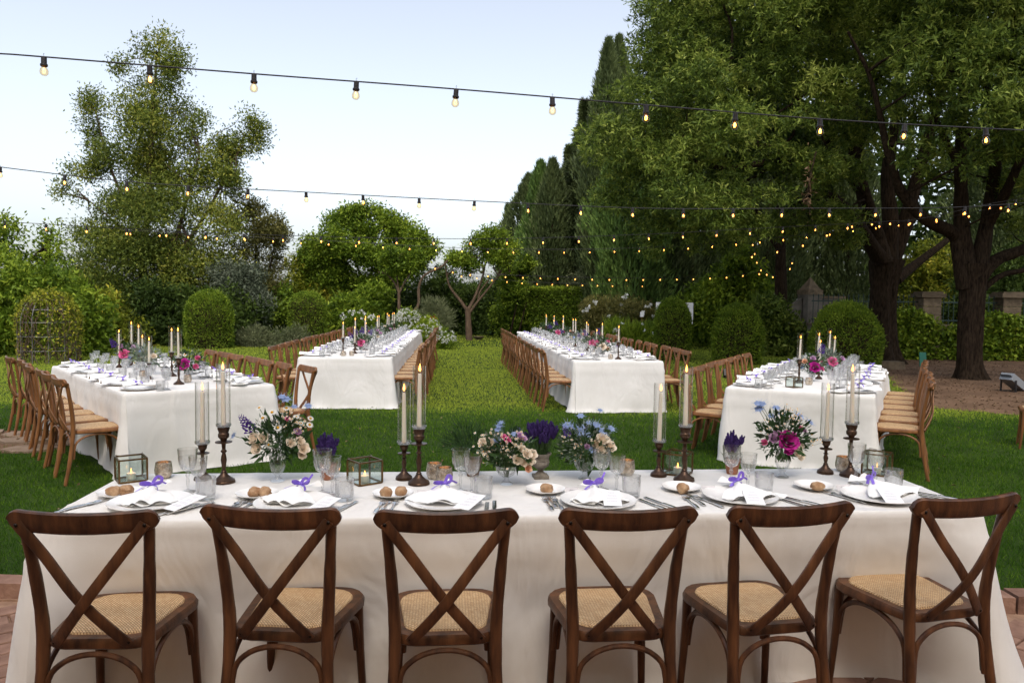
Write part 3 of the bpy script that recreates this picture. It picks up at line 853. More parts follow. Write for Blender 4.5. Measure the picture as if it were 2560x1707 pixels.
for nm, lab, px, Y, bl, ncl, m in (
        ('leafy_bush', 'yellow-green bush between the wire arbour and first topiary', (230, 900), 24.5, [(230, 830, 60, 80), (300, 850, 80, 70), (260, 770, 50, 50)], 900, 'leaf_golden'),
        ('leafy_bush', 'dark dense bush under the tall pointed tree behind the candles', (400, 900), 26, [(380, 800, 110, 90), (450, 830, 70, 80), (560, 800, 80, 90), (330, 870, 90, 60)], 1700, 'leaf_back'),
        ('leafy_bush', 'olive-green bush spilling between the two topiary domes', (640, 880), 29, [(650, 800, 70, 60), (700, 770, 50, 60), (600, 830, 60, 50)], 900, 'leaf_box'),
        ('leafy_bush', 'rounded golden bush beside the second topiary dome', (760, 860), 33, [(745, 700, 50, 60), (790, 760, 60, 60), (820, 800, 50, 50)], 900, 'leaf_golden'),
        ('leafy_bush', 'low wild bush between second topiary and left aisle table', (850, 860), 30, [(840, 810, 50, 50), (900, 810, 60, 50), (870, 780, 50, 40)], 800, 'leaf_bright'),
        ('leafy_bush', 'fresh bright green rounded bush under the spreading tree', (936, 850), 31, [(936, 745, 48, 36), (930, 790, 50, 40)], 620, 'leaf_bright'),
        ('leafy_bush', 'large dark laurel behind the slender forked tree', (1030, 850), 36, [(1010, 740, 90, 60), (1080, 740, 70, 70), (1110, 715, 50, 45), (960, 760, 60, 70), (1040, 800, 90, 60)], 1500, 'leaf_back'),
        ('leafy_bush', 'dark laurel mass behind the gnarled tree', (1180, 850), 37, [(1150, 770, 80, 60), (1230, 760, 70, 70), (1180, 810, 110, 50), (1110, 800, 60, 50)], 1300, 'leaf_back'),
        ('leafy_bush', 'tall dark shrub between gnarled tree and clipped hedge', (1290, 850), 34.6, [(1290, 770, 50, 60), (1320, 800, 50, 60), (1260, 790, 40, 60), (1290, 710, 30, 40)], 900, 'leaf_box'),
        ('leafy_bush', 'green leafy tree-like shrub behind the right topiary domes', (1830, 880), 27, [(1840, 690, 60, 60), (1800, 750, 70, 60), (1880, 740, 50, 60), (1850, 640, 30, 30), (1770, 790, 60, 60)], 1500, 'leaf_bright'),
        ('leafy_bush', 'dark glossy shrub in front of the stone gate pillar', (1940, 900), 24, [(1925, 790, 45, 45), (1960, 830, 50, 50), (1900, 850, 50, 50), (1940, 880, 60, 30)], 1000, 'leaf_oak'),
        ('leafy_bush', 'shadowy undergrowth shrub behind the middle right topiary', (1700, 880), 29, [(1690, 800, 60, 50), (1750, 830, 50, 50), (1650, 820, 50, 40)], 800, 'leaf_box'),
        ('leafy_bush', 'tall sunlit shrub beyond the ivy wall, between the oak trunks', (2330, 800), 31, [(2330, 660, 60, 60), (2290, 720, 60, 60), (2370, 720, 60, 70), (2330, 780, 90, 60)], 1300, 'leaf_golden'),
        ('leafy_bush', 'deep green shrubs beyond the ivy wall at the right edge', (2520, 800), 28, [(2500, 740, 90, 80), (2600, 700, 90, 120), (2440, 790, 80, 60)], 1300, 'leaf_back')):
    leafy(nm, lab, 'bush', px, Y, bl, ncl, 11, .09, .19 if m != 'leaf_box' else .14, .07, m, shell=.3, group='bushes round the lawn')
silver = leafy('silver_shrub', 'silvery grey-leaved shrub behind the first topiary dome', 'bush', (610, 860), 27, [(600, 715, 60, 60), (560, 690, 40, 40), (640, 770, 40, 50)], 900, 11, .09, .15, .05, 'leaf_silver', shell=.3)
for lab, px, bl in (('pale sage mound beside the first topiary dome', (635, 880), [(640, 850, 46, 30)]), ('pale sage mound beside the second topiary dome', (725, 880), [(722, 850, 46, 32)]),
                    ('olive-grey bush behind the cypress row foot', (1470, 830), [(1470, 700, 50, 35), (1520, 720, 40, 40)])):
    leafy('sage_shrub', lab, 'bush', px, 25.5 if px[0] < 1000 else 33.5, bl, 420, 12, .06, .12, .022, 'leaf_sage_bush', shell=.4, up=.6, rosette=.6)
# --- spreading tree, slender forked tree, gnarled tree
leafy('spreading_tree', 'broad light green tree with a rounded spreading crown', 'tree', (905, 850), 33,
      [(850, 590, 80, 55), (950, 570, 70, 42), (1010, 600, 60, 48), (800, 640, 60, 48), (920, 640, 100, 48), (1050, 630, 44, 36), (880, 545, 40, 25), (930, 530, 26, 18), (990, 660, 70, 30), (860, 690, 60, 36), (790, 690, 40, 40), (940, 695, 60, 30)], 4700, 10, .14, .15, .075, 'leaf_bright', shell=.6, ntw=44,
      trunk=[([(915, 850), (912, 770), (925, 690), (955, 650), (1000, 605)], .12, .03), ([(905, 850), (885, 745), (870, 705), (840, 690), (815, 650)], .10, .02), ([(918, 720), (880, 640), (860, 590)], .07, .02)])
leafy('forked_tree', 'slender pale forked tree leaning over the end of left aisle table', 'tree', (998, 850), 29,
      [(1000, 645, 50, 30), (970, 660, 36, 28), (1040, 655, 24, 18)], 420, 10, .09, .15, .07, 'leaf_bright', bark='bark_light', shell=.4, ntw=12,
      trunk=[([(998, 860), (998, 790), (997, 730)], .07, .055), ([(997, 730), (985, 705), (965, 685), (945, 680)], .045, .02), ([(997, 735), (1012, 705), (1035, 668)], .045, .02), ([(997, 730), (992, 690), (990, 655)], .04, .02),
             ([(1002, 796), (1044, 768), (1047, 718), (1063, 687), (1102, 668), (1120, 650)], .075, .03)])
leafy('gnarled_tree', 'gnarled many-limbed tree with pale bark at the end of the aisle', 'tree', (1172, 852), 31.5,
      [(1200, 635, 55, 42), (1262, 640, 36, 34), (1155, 655, 36, 30), (1230, 600, 44, 36)], 1000, 10, .12, .13, .06, 'leaf_bright', bark='bark_light', shell=.6, ntw=26,
      trunk=[([(1173, 856), (1171, 810), (1169, 770)], .15, .12), ([(1169, 778), (1151, 752), (1125, 718), (1117, 687), (1112, 650)], .085, .025), ([(1170, 775), (1184, 750), (1197, 718), (1209, 683), (1215, 645)], .085, .025),
             ([(1175, 780), (1196, 752), (1224, 718), (1247, 690), (1274, 680)], .065, .02), ([(1196, 752), (1200, 730), (1222, 700)], .05, .03)])
leafy('slim_tree', 'dark slim two-stemmed tree beside the gnarled tree', 'tree', (1290, 850), 33,
      [(1290, 690, 34, 40), (1310, 650, 26, 30), (1270, 730, 30, 30)], 520, 10, .08, .14, .06, 'leaf_box', shell=.4, ntw=8,
      trunk=[([(1272, 850), (1285, 790), (1296, 740), (1300, 690)], .05, .02), ([(1292, 850), (1305, 800), (1316, 755)], .045, .02)])
# --- cypresses and dark conifers
def conifer(label, px, top, hwp, Y, n, m, col_=True, low=845):
    t = aty(px, top, Y)
    x0, y0, H = t.x, t.y, t.z
    Rr = hwp * Y / FPX
    u = rng.random(n) ** .8
    z = u * H
    prof = (np.minimum(1, (1 - u) * 2.6) ** .75) * (0.55 + .45 * np.minimum(1, u * 5)) if col_ else ((1 - u) ** .8) * (0.72 + 0.28 * np.sin(u * 46 + rng.normal(size=n) * .4))
    lump = 1 + .22 * np.sin(z * 1.9 + rng.random() * 6) * .4
    q = rng.uniform(0, 2 * np.pi, n)
    lump = lump + .16 * np.sin(q * 3 + z * .9 + rng.random() * 6) + .12 * np.sin(q * 5 - z * 1.7)
    r = Rr * prof * lump * (1 - np.abs(rng.normal(size=n)) * .2) * (1 + .16 * np.sin(q * 11 + z * 6.3) * np.sin(z * 3.1 + q * 4)) * np.where(rng.random(n) < .06, rng.uniform(1, 1.25, n), 1)
    P = np.stack([x0 + r * np.cos(q), y0 + r * np.sin(q), z + .05], 1)
    O = np.stack([np.cos(q), np.sin(q), np.full(n, 2.2 if col_ else .1)], 1)
    D = O + sph(n) * .8
    lv = .42 + .2 * np.sin(q * 3 + z * .9) + rng.normal(0, .2, n)
    tr = MB().tube([(x0, y0, -.05), (x0, y0, H * .5), (x0, y0, H * .93)], [.16, .1, .02], n=7).mesh('trunk', 'bark_dark')
    plant('cypress_tree', label, 'tree', (x0, y0, 0), [('trunk', tr), ('crown', leaves_mesh('crown', P, D, rng.uniform(.16, .34, n), rng.uniform(.05, .09, n), lv, m, tri=True))], 'cypresses and conifers beyond the hedge')
conifer('small thin cypress tip, leftmost of the cypress row', 1270, 519, 22.243, 42, 3900, 'leaf_cypress')
conifer('tall brownish cypress, left one of the three close together', 1322, 444, 68.44, 38, 12750, 'leaf_cypress')
conifer('tall cypress in the middle of the three close together', 1352, 411, 51.33, 36.5, 12750, 'leaf_cypress_green')
conifer('tall cypress, right one of the three close together', 1382, 406, 51.33, 35.5, 12750, 'leaf_cypress')
conifer('broad tiered dark conifer behind the tall cypresses', 1425, 368, 98.89, 38, 24000, 'leaf_cypress', False)
conifer('broad brown-green conifer left of the tallest cypress', 1462, 255, 98.89, 36, 24000, 'leaf_cypress', False)
conifer('tallest slender cypress beside the big oak crown', 1522, 106, 61.596, 33, 21000, 'leaf_cypress')
conifer('tall cypress with twin tip touching the big oak crown', 1548, 98, 54.752, 34.5, 18000, 'leaf_cypress')
conifer('green cypress standing under the left of the oak crown', 1580, 300, 88.972, 29.5, 19500, 'leaf_cypress_green')
conifer('dark cypress under the oak crown behind the brown bush', 1650, 330, 89.9, 31, 16500, 'leaf_cypress')
conifer('dark cypress under the oak crown above the right topiary domes', 1735, 300, 95.7, 32.5, 16500, 'leaf_cypress')
conifer('dark conifer behind the green leafy shrub', 1830, 260, 108.75, 34, 15000, 'leaf_cypress')
conifer('dark conifer left of the stone gate pillar', 1930, 280, 108.75, 33, 15000, 'leaf_cypress')
conifer('dark conifer behind the stone gate pillar', 2035, 330, 101.5, 34, 13500, 'leaf_cypress')
conifer('dark conifer behind the forked oak trunk', 2130, 360, 89.9, 33, 12000, 'leaf_cypress')
conifer('shaded conifer far right beyond the ivy wall', 2470, 380, 108.75, 36, 12000, 'leaf_cypress')
conifer('shaded conifer at the right edge beyond the ivy wall', 2600, 300, 123.25, 34, 12000, 'leaf_cypress')
# --- clipped topiary domes
def topiary(label, px, py_top, hwp, Y, n, m='leaf_box', flat=.5, ragged=.03, group='clipped topiary domes'):
    t = aty(px, py_top, Y)
    H, rad = t.z, hwp * Y / FPX
    def prof(u):          # u 0..1 height -> radius fraction, a straight side with a round top
        return np.where(u < flat, 0.93 + .07 * u / flat, np.sqrt(np.maximum(0, 1 - ((u - flat) / (1 - flat)) ** 2)))
    cm = MB().lathe([(max(.001, rad * .9 * float(prof(np.array(k / 14)))), H * .97 * k / 14) for k in range(15)], n=24, c=(t.x, t.y, 0))
    u = rng.random(n) ** .85
    q = rng.uniform(0, 2 * np.pi, n)
    r = rad * prof(u) * (1 - np.abs(rng.normal(size=n)) * ragged) * (1 + .025 * np.sin(q * 4 + u * 7) + .02 * np.sin(q * 9 - u * 12))
    P = np.stack([t.x + r * np.cos(q), t.y + r * np.sin(q), u * H], 1)
    k = max(500, n // 6)      # the top cap
    qq, rr2 = rng.uniform(0, 2 * np.pi, k), np.sqrt(rng.random(k)) * .75
    Pc = np.stack([t.x + rad * rr2 * np.cos(qq), t.y + rad * rr2 * np.sin(qq), H * (flat + (1 - flat) * np.sqrt(1 - rr2 ** 2))], 1)
    P = np.concatenate([P, Pc])
    O = P - np.array([t.x, t.y, H * .35])
    D = unit(O) + sph(len(P)) * .9 + np.array([0, 0, .35])
    stray = rng.random(len(P)) < .03
    P = P + unit(O) * np.where(stray, rng.uniform(.02, .09, len(P)), 0)[:, None]
    lv = rng.normal(.42, .22, len(P)) + .14 * np.sin(P[:, 0] * 9 + 2 * P[:, 1]) * np.sin(P[:, 2] * 11)
    plant('topiary_dome', label, 'topiary', (t.x, t.y, 0), [('twig_core', cm.mesh('twig_core', 'bark_dark')), ('foliage', leaves_mesh('foliage', P, D, rng.uniform(.04, .085, len(P)), rng.uniform(.018, .032, len(P)), lv, m))], group)
topiary('plump clipped topiary dome behind the angled left table', 522, 727, 58, 24.6, 15000)
topiary('smaller flat-topped topiary dome beside the left aisle chairs', 768, 731, 47, 27.7, 11000, flat=.7)
topiary('narrow ragged topiary dome in front of the white board', 1683, 748, 45, 21.7, 10000, flat=.62, ragged=.09)
topiary('middle clipped topiary dome behind the right aisle chairs', 1846, 762, 61, 20.7, 13000, flat=.45, ragged=.05)
topiary('largest rounded topiary dome behind the angled right table', 2117, 757, 84, 19.0, 17000, flat=.35)
# --- wire arbour with climbing stems
ac = onz(124, 905)
arb = empty('wire_arbour', (ac.x, ac.y, 0))
tag(arb, 'rusty wire dome arbour overgrown with thin climbing stems', 'arbour')
Ha, Ra = 1.70, .66
def domept(q, u):
    r = Ra * (1 if u < .55 else math.sqrt(max(0, 1 - ((u - .55) / .45) ** 2)))
    return (r * math.cos(q), r * math.sin(q), u * Ha)
hoop = MB()
for k in range(12):
    hoop = MB().tube([domept(k * math.pi / 6, j / 14) for j in range(15)], .009, n=5)
    obj('upright_wire', hoop.mesh('upright_wire', 'wire'), arb)
for u in (.18, .38, .58, .76, .9):
    obj('ring_wire', MB().tube([domept(j * math.pi / 14, u) for j in range(29)], .008, n=5).mesh('ring_wire', 'wire'), arb)
st = MB()
for k in range(70):
    q, u = random.uniform(0, 6.28), 0
    pts = []
    for j in range(9):
        p = Vector(domept(q, min(.99, j / 8 * random.uniform(.9, 1))))
        pts.append(p * 1.02 + Vector((random.uniform(-.04, .04), random.uniform(-.04, .04), 0)))
        q += random.uniform(-.22, .22)
    st.tube(pts, [.008] * 8 + [.003], n=4)
obj('climbing_stems', st.mesh('climbing_stems', 'bark_light'), arb)
n = 4200
u = rng.random(n) ** .5
q = np.where(rng.random(n) < .5, rng.normal(0.1, .7, n), rng.normal(3.0, .7, n))
q = np.where(u > .82, rng.uniform(0, 6.28, n), q)
P = np.array([domept(a, b) for a, b in zip(q, np.clip(u, 0, .995))]) * 1.03 + rng.normal(size=(n, 3)) * .035
obj('leaves', leaves_mesh('leaves', P, sph(n), rng.uniform(.05, .1, n), rng.uniform(.025, .045, n), rng.normal(.5, .25, n), 'leaf_golden'), arb)
# --- clipped hedge at the end of the aisle
a0, a1 = aty(1325, 722, 34), aty(1545, 725, 33)
n = 15000
s, face = rng.random(n), rng.random(n)
P = np.empty((n, 3))
base = np.array(a0)[None] + (np.array(a1) - np.array(a0))[None] * s[:, None]
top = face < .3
P[:, 0] = base[:, 0]
P[:, 1] = np.where(top, base[:, 1] + rng.random(n) * 1.0, base[:, 1] + rng.normal(0, .05, n))
P[:, 2] = np.where(top, a0.z + rng.normal(0, .05, n), rng.random(n) * a0.z)
hm = MB().prism([(a0.x, a0.y + .06), (a1.x, a1.y + .06), (a1.x, a1.y + 1), (a0.x, a0.y + 1)], 0, a0.z - .05)
plant('clipped_hedge', 'long clipped dark hedge closing the end of the aisle', 'hedge', (a0.x, a0.y, 0),
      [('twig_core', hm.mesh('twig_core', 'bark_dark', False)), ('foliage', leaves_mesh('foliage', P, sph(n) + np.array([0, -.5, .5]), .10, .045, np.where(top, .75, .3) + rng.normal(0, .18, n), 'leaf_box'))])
# --- flowering bushes
def blossoms(bl, n, L=.07, m='blossom', seed=0):
    B_ = np.array(blobs_px(*bl), float)
    k = rng.integers(0, len(B_), n)
    d = sph(n); d[:, 1] = -np.abs(d[:, 1]); d[:, 2] = np.abs(d[:, 2]) * .9 - .15
    C = B_[k, :3] + unit(d) * B_[k, 3:] * 1.05
    C = C[C[:, 2] > .05]
    P = np.repeat(C, 7, 0)
    return leaves_mesh('blossom', P + rng.normal(size=P.shape) * .012, sph(len(P)) + np.array([0, -.5, .4]), L, L * .8, rng.random(len(P)), m)
bw = [(1052, 825, 50, 34), (1092, 850, 46, 34), (1020, 800, 30, 26)]
leafy('white_rose_bush', 'low bush covered in small white flowers at the end of left aisle table', 'bush', (1075, 885), 25.5, bw, 900, 11, .07, .11, .03, 'leaf_bright', extra=[('blossom', blossoms((bw, 25.5), 300, .045))])
leafy('herb_bush', 'feathery grey-green herb bush behind the white flowers', 'bush', (1090, 850), 28, [(1095, 800, 40, 40), (1080, 780, 30, 30)], 420, 12, .05, .26, .016, 'leaf_sage_bush', up=1.4, rosette=.7)
bb = [(1545, 775, 80, 36), (1500, 790, 50, 36), (1590, 790, 50, 36)]
leafy('rust_bush', 'rust-brown rounded bush with a few white roses by right aisle table', 'bush', (1545, 860), 27, bb, 1500, 11, .08, .13, .035, 'leaf_brown', extra=[('blossom', blossoms((bb, 26.6), 16, .10))])
leafy('flower_border', 'green strappy flower border between right aisle chairs and narrow topiary', 'plant', (1600, 880), 23.5, [(1590, 850, 55, 34), (1560, 835, 40, 28)], 600, 10, .06, .30, .022, 'leaf_bright', up=1.6, rosette=.75, extra=[('blossom', blossoms(([(1590, 835, 55, 34)], 23.2), 14, .06))])
leafy('red_flower_bush', 'small bush with dark red blooms above the white flowers', 'bush', (1070, 850), 27, [(1072, 806, 20, 12)], 90, 8, .05, .1, .04, 'leaf_bright', extra=[('blossom', blossoms(([(1072, 800, 14, 6)], 26.6), 12, .12, 'petal_red'))])
leafy('white_rose_plant', 'tall plant with white blooms behind left aisle candles', 'plant', (895, 860), 27.5, [(895, 810, 36, 26)], 240, 10, .06, .11, .04, 'leaf_bright', extra=[('blossom', blossoms(([(895, 795, 40, 18)], 27.2), 18, .07))])

# --- gate pillar, wing wall, ivy wall with piers and railing
gp = aty(2020, 880, 25.5)
k = 25.5 / FPX
g = empty('gate_pillar', (gp.x, gp.y, 0)); g.rotation_euler.z = R(18)
tag(g, 'weathered stone gate pillar with a pyramid cap behind the largest topiary', 'gate pillar')
obj('shaft', MB().prism([(-.30, -.28), (.30, -.28), (.30, .28), (-.30, .28)], 0, 1.98, top=.94).mesh('shaft', 'wall_concrete', False), g)
obj('collar', MB().box((0, 0, 2.06), (.60, .58, .16)).mesh('collar', 'stone_block', False), g)
obj('pyramid_cap', MB().prism([(-.25, -.25), (.25, -.25), (.25, .25), (-.25, .25)], 2.142, 2.56, top=.02).mesh('pyramid_cap', 'stone_block', False), g)
w = empty('wing_wall', (gp.x, gp.y, 0))
tag(w, 'sloping plastered wall running up to the gate pillar', 'wall')
wm = MB()
wm.add([(-1.6, -.12, 0), (-.30, -.12, 0), (-.30, -.12, 1.86), (-.75, -.12, 1.55), (-1.6, -.12, .85), (-1.6, .12, 0), (-.30, .12, 0), (-.30, .12, 1.86), (-.75, .12, 1.55), (-1.6, .12, .85)],
       [(0, 1, 2, 3, 4), (9, 8, 7, 6, 5), (4, 3, 8, 9), (3, 2, 7, 8), (0, 4, 9, 5)])
wm.box((.72, 0, .93), (.82, .24, 1.86))
obj('wall', wm.mesh('wall', 'wall_concrete', False), w)
obj('coping', MB().box((.72, 0, 1.90), (.86, .3, .07)).mesh('coping', 'stone_block', False), w)
WY = 23.4
wl = empty('garden_wall', (14, WY, 0))
tag(wl, 'grey plastered garden wall half covered in ivy behind the oaks', 'wall')
obj('wall', MB().box((.8, 0, .5), (11.2, .35, 1.0)).mesh('wall', 'wall_concrete', False), wl)
obj('coping', MB().box((.8, 0, 1.04), (11.25, .44, .08)).mesh('coping', 'stone_block', False), wl)
for lab, px in (('shaded stone pier in the ivy wall between the oak trunks', 2318), ('warm-coloured block pier in the ivy wall right of nearer oak', 2516)):
    c = aty(px, 800, WY - .05)
    e = empty('stone_pier', (c.x, c.y, 0)); tag(e, lab, 'pier')
    z = 0.0
    for j in range(7):
        hh = random.uniform(.24, .29)
        obj('stone_block', MB().box((random.uniform(-.015, .015), random.uniform(-.015, .015), z + hh / 2), (.56 + random.uniform(-.03, .03), .52, hh - .012)).mesh('stone_block', 'stone_block', False), e)
        z += hh
    obj('cap', MB().box((0, 0, z + .06), (.74, .68, .12)).box((0, 0, z + .15), (.62, .58, .06)).mesh('cap', 'stone_block', False), e)
fe = empty('iron_railing', (14, WY, 1.08)); tag(fe, 'dark green spear-topped iron railing above the ivy wall', 'railing')
bar = MB().tube([(0, 0, 0), (0, 0, .80)], .011, n=5).lathe([(.011, .80), (.024, .84), (.001, .92)], n=5).mesh('bar', 'iron')
for i in range(70):
    obj('bar', bar, fe, (-4.7 + i * .155, 0, 0))
for z in (.12, .68):
    obj('rail', MB().box((.8, 0, z), (11.1, .03, .035)).mesh('rail', 'iron', False), fe)
n = 24000
xs = rng.uniform(9.3, 20.0, n)
dens = .5 + .5 * np.sin(xs * 1.9 + 1.2) * np.sin(xs * .83)
zs = rng.random(n) * (1.05 + .7 * dens)
kk = (rng.random(n) < .35 + .65 * dens)
xs, zs = xs[kk], zs[kk]
n = len(xs)
P = np.stack([xs, WY - .22 - np.abs(rng.normal(0, .16, n)), zs], 1)
plant('ivy', 'ivy and creeper hanging over the grey garden wall and railing', 'ivy', (14, WY, 0), [('leaves', leaves_mesh('leaves', P, sph(n) + np.array([0, -.6, -.3]), rng.uniform(.09, .17, n), rng.uniform(.06, .11, n), rng.normal(.45, .25, n), 'leaf_bright'))])
# --- small garden things
c = onz(2362, 935); e = empty('green_sign', (c.x, c.y + 1.0, 0)); tag(e, 'small dark green panel leaning at the foot of the ivy wall', 'panel')
obj('panel', MB().box((0, 0, .28), (.17, .02, .36), Matrix.Rotation(R(-8), 3, 'X')).mesh('panel', 'plastic_green', False), e)
c = onz(2212, 922); single('stone_step', MB().prism([(-.42, -.2), (.42, -.22), (.40, .2), (-.40, .22)], 0, .2, top=.95).mesh('stone_step', 'stone_block', False), 'pale stone block lying at the foot of the forked oak', 'stone', (c.x, c.y, 0))
c = onz(2535, 978)
e = empty('flood_light', (c.x, c.y, 0), R(25)); tag(e, 'grey box floodlight lying on the bare earth by the right edge', 'floodlight')
rx = Matrix.Rotation(R(28), 3, 'Y')
obj('housing', MB().box((0, 0, .17), (.56, .24, .14), rx).mesh('housing', 'metal_grey', False), e)
obj('front_glass', MB().box((-.26, 0, .305), (.10, .20, .02), rx).mesh('front_glass', 'dark_glass', False), e)
obj('bracket', MB().box((-.18, .14, .10), (.03, .02, .26)).box((-.18, -.14, .10), (.03, .02, .26)).box((-.18, 0, -.012 + .02), (.05, .30, .02)).mesh('bracket', 'black_plastic', False), e)
for px, py in ((2300, 904), (2345, 902)):
    pass
c = onz(1196, 851)
single('stone_basin', MB().lathe([(.10, 0), (.13, .02), (.09, .05), (.22, .13), (.25, .17), (.22, .17), (.16, .12), (.01, .11)], n=18).mesh('stone_basin', 'stone_block'), 'small pale stone basin at the foot of the gnarled tree', 'basin', (c.x, c.y, 0))
c = aty(1686, 783, 26); e = empty('white_board', (c.x, c.y, 0)); tag(e, 'blank white board standing behind the narrow topiary', 'board')
obj('panel', MB().box((0, 0, c.z), (1.28, .03, .74)).mesh('panel', 'white_board', False), e)
for sx in (-.5, .5):
    obj('leg', MB().box((sx, .05, .6), (.04, .04, 1.2)).mesh('leg', 'wood_light', False), e)
c = aty(1605, 786, 25); e = empty('small_sign', (c.x, c.y, 0)); tag(e, 'small white paper sign on a stake beside the rust-brown bush', 'sign')
obj('panel', MB().box((0, 0, c.z), (.12, .012, .16)).mesh('panel', 'paper', False), e)
obj('stake', MB().box((0, .015, c.z / 2 - .04), (.02, .015, c.z)).mesh('stake', 'wood_light', False), e)
for lab, px, py in (('black garden spotlight behind the right angled table chairs', 1816, 946), ('black garden spotlight beside the white flower bush', 1122, 868)):
    c = onz(px, py); e = empty('garden_spotlight', (c.x, c.y, 0)); tag(e, lab, 'spotlight')
    obj('housing', MB().box((0, 0, .12), (.14, .10, .16), Matrix.Rotation(R(-30), 3, 'X')).mesh('housing', 'black_plastic', False), e)
    obj('stand', MB().box((0, .05, .03), (.12, .12, .02)).box((0, .05, .07), (.02, .02, .08)).mesh('stand', 'black_plastic', False), e)
# wood in the distance, seen only through gaps
n = 26000
ang = rng.uniform(-0.1, .62, n)
rad_ = rng.uniform(42, 50, n)
P = np.stack([np.sin(ang) * rad_, np.cos(ang) * rad_, rng.random(n) ** 1.2 * (2.5 + 9 * np.clip((ang - .02) * 3.2, 0, 1))], 1)
tag(obj('distant_wood', leaves_mesh('distant_wood', P, sph(n), .6, .3, rng.normal(.4, .2, n), 'leaf_back', tri=True)), 'dark wood far behind the cypresses, seen through gaps', 'wood', kind='stuff')
n = 9000
ang = rng.uniform(-.62, -.06, n)
rad_ = rng.uniform(44, 52, n)
P = np.stack([np.sin(ang) * rad_, np.cos(ang) * rad_, rng.random(n) * (2.2 + .8 * np.sin(ang * 21))], 1)
tag(obj('distant_scrub', leaves_mesh('distant_scrub', P, sph(n), .6, .3, rng.normal(.5, .2, n), 'leaf_box', tri=True)), 'low scrub far behind the left garden, seen through gaps', 'scrub', kind='stuff')
# ================================================================== TABLES AND CHAIRS
TH = 0.76
TABLES = [  # x, y of the near left corner, yaw, width, length (measured)
    dict(x=-1.779, y=2.778, a=0.088, W=3.771, L=.812, nm='front table'),
    dict(x=-3.411, y=6.595, a=0.703, W=1.384, L=3.42, nm='angled left table'),
    dict(x=-3.148, y=11.074, a=0.076, W=1.375, L=9.7, nm='left aisle table'),
    dict(x=0.903, y=11.017, a=0.080, W=1.345, L=9.5, nm='right aisle table'),
    dict(x=2.185, y=7.704, a=-0.487, W=1.392, L=3.6, nm='angled right table')]
def tp(t, u, v, z=TH):
    """point on table t: u metres along its near edge, v metres away from it"""
    T = TABLES[t]
    return Vector((T['x'] + u * math.cos(T['a']) - v * math.sin(T['a']), T['y'] + u * math.sin(T['a']) + v * math.cos(T['a']), z))
def skirt(t, seed, inset=0.0, flare=.05, corner=.08, amp=.022, hem=None, crease=True):
    T = TABLES[t]
    W, L = T['W'], T['L']
    r = random.Random(seed)
    step = .022 if t == 0 else .035
    per, crn, side = [], [], []
    rc = .025
    def seg(a, b, nx, ny, s):
        n = max(6, int(((b[0] - a[0]) ** 2 + (b[1] - a[1]) ** 2) ** .5 / step))
        for i in range(n):
            q = i / n
            per.append((a[0] + (b[0] - a[0]) * q, a[1] + (b[1] - a[1]) * q, nx, ny)); side.append(s)
    def arc(cx, cy, a0):
        for i in range(7):
            q = a0 + (i / 6) * math.pi / 2
            per.append((cx + rc * math.cos(q), cy + rc * math.sin(q), math.cos(q), math.sin(q))); side.append(-1)
    seg((rc, 0), (W - rc, 0), 0, -1, 0); arc(W - rc, rc, -math.pi / 2)
    seg((W, rc), (W, L - rc), 1, 0, 1); arc(W - rc, L - rc, 0)
    seg((W - rc, L), (rc, L), 0, 1, 2); arc(rc, L - rc, math.pi / 2)
    seg((0, L - rc), (0, rc), -1, 0, 3); arc(rc, rc, math.pi)
    N = len(per)
    ph = [r.uniform(0, 6.28) for _ in range(8)]
    fr = [r.uniform(2.2, 3.2), r.uniform(5, 7), r.uniform(9, 12)]
    ts = [0, .008, .02, .04, .08, .13, .19, .26, .34, .42, .5, .58, .66, .74, .82, .89, .95, 1.0]
    vs, fs = [], []
    cum = 0
    ss = []
    for i in range(N):
        if i: cum += math.hypot(per[i][0] - per[i - 1][0], per[i][1] - per[i - 1][1])
        ss.append(cum)
    for j, tt in enumerate(ts):
        for i, (x, y, nx, ny) in enumerate(per):
            dc = min(math.hypot(x - cx, y - cy) for cx in (0, W) for cy in (0, L))
            near = math.exp(-(dc / .16) ** 2)
            s = ss[i]
            wv = math.sin(fr[0] * s + ph[0] + tt * .8) * .6 + math.sin(fr[1] * s + ph[1] - tt * 1.3) * .35 + math.sin(fr[2] * s + ph[2]) * .14
            o = flare * tt + amp * tt ** 1.3 * wv * (1 + .6 * near) + corner * near * tt
            if tt <= .04: o += -.012 * (1 - tt / .04) ** 2 + .0
            if inset and side[i] == 0: o -= inset * min(1, tt / .55) ** 1.2 * (1 - near)
            # ironed fold lines
            if crease:
                o += .007 * math.exp(-((tt - .19) / .028) ** 2) + .007 * math.exp(-((s % 1.18 - .6) / .02) ** 2)
                o += .020 * tt ** .7 * math.sin(3.1 * s + 4.2 * tt + ph[4]) * math.sin(1.3 * s + ph[5]) + .006 * math.sin(7 * s - 6 * tt + ph[6]) * tt
            z = TH * (1 - tt)
            if tt > .94:          # the hem breaks softly on the grass
                o += .018 * abs(math.sin(fr[1] * 1.7 * s + ph[3])) * (tt - .94) / .06
                z = max(z, .006) + .006 * math.sin(fr[2] * s)
            z = max(.004, z)
            vs.append((x + nx * o, y + ny * o, z if tt > 0 else TH))
        if j:
            for i in range(N):
                i2 = (i + 1) % N
                fs.append(((j - 1) * N + i, j * N + i, j * N + i2, (j - 1) * N + i2))
    fs.append(tuple(range(N)))
    return MB().add(vs, fs)
CLOTH_LAB = ['long cream cloth on the front table behind the chair backs', 'cream floor-length cloth on the angled left table', 'white cloth on the long table left of the grass aisle',
             'white cloth on the long table right of the grass aisle', 'white cloth with raised corners on the angled right table']
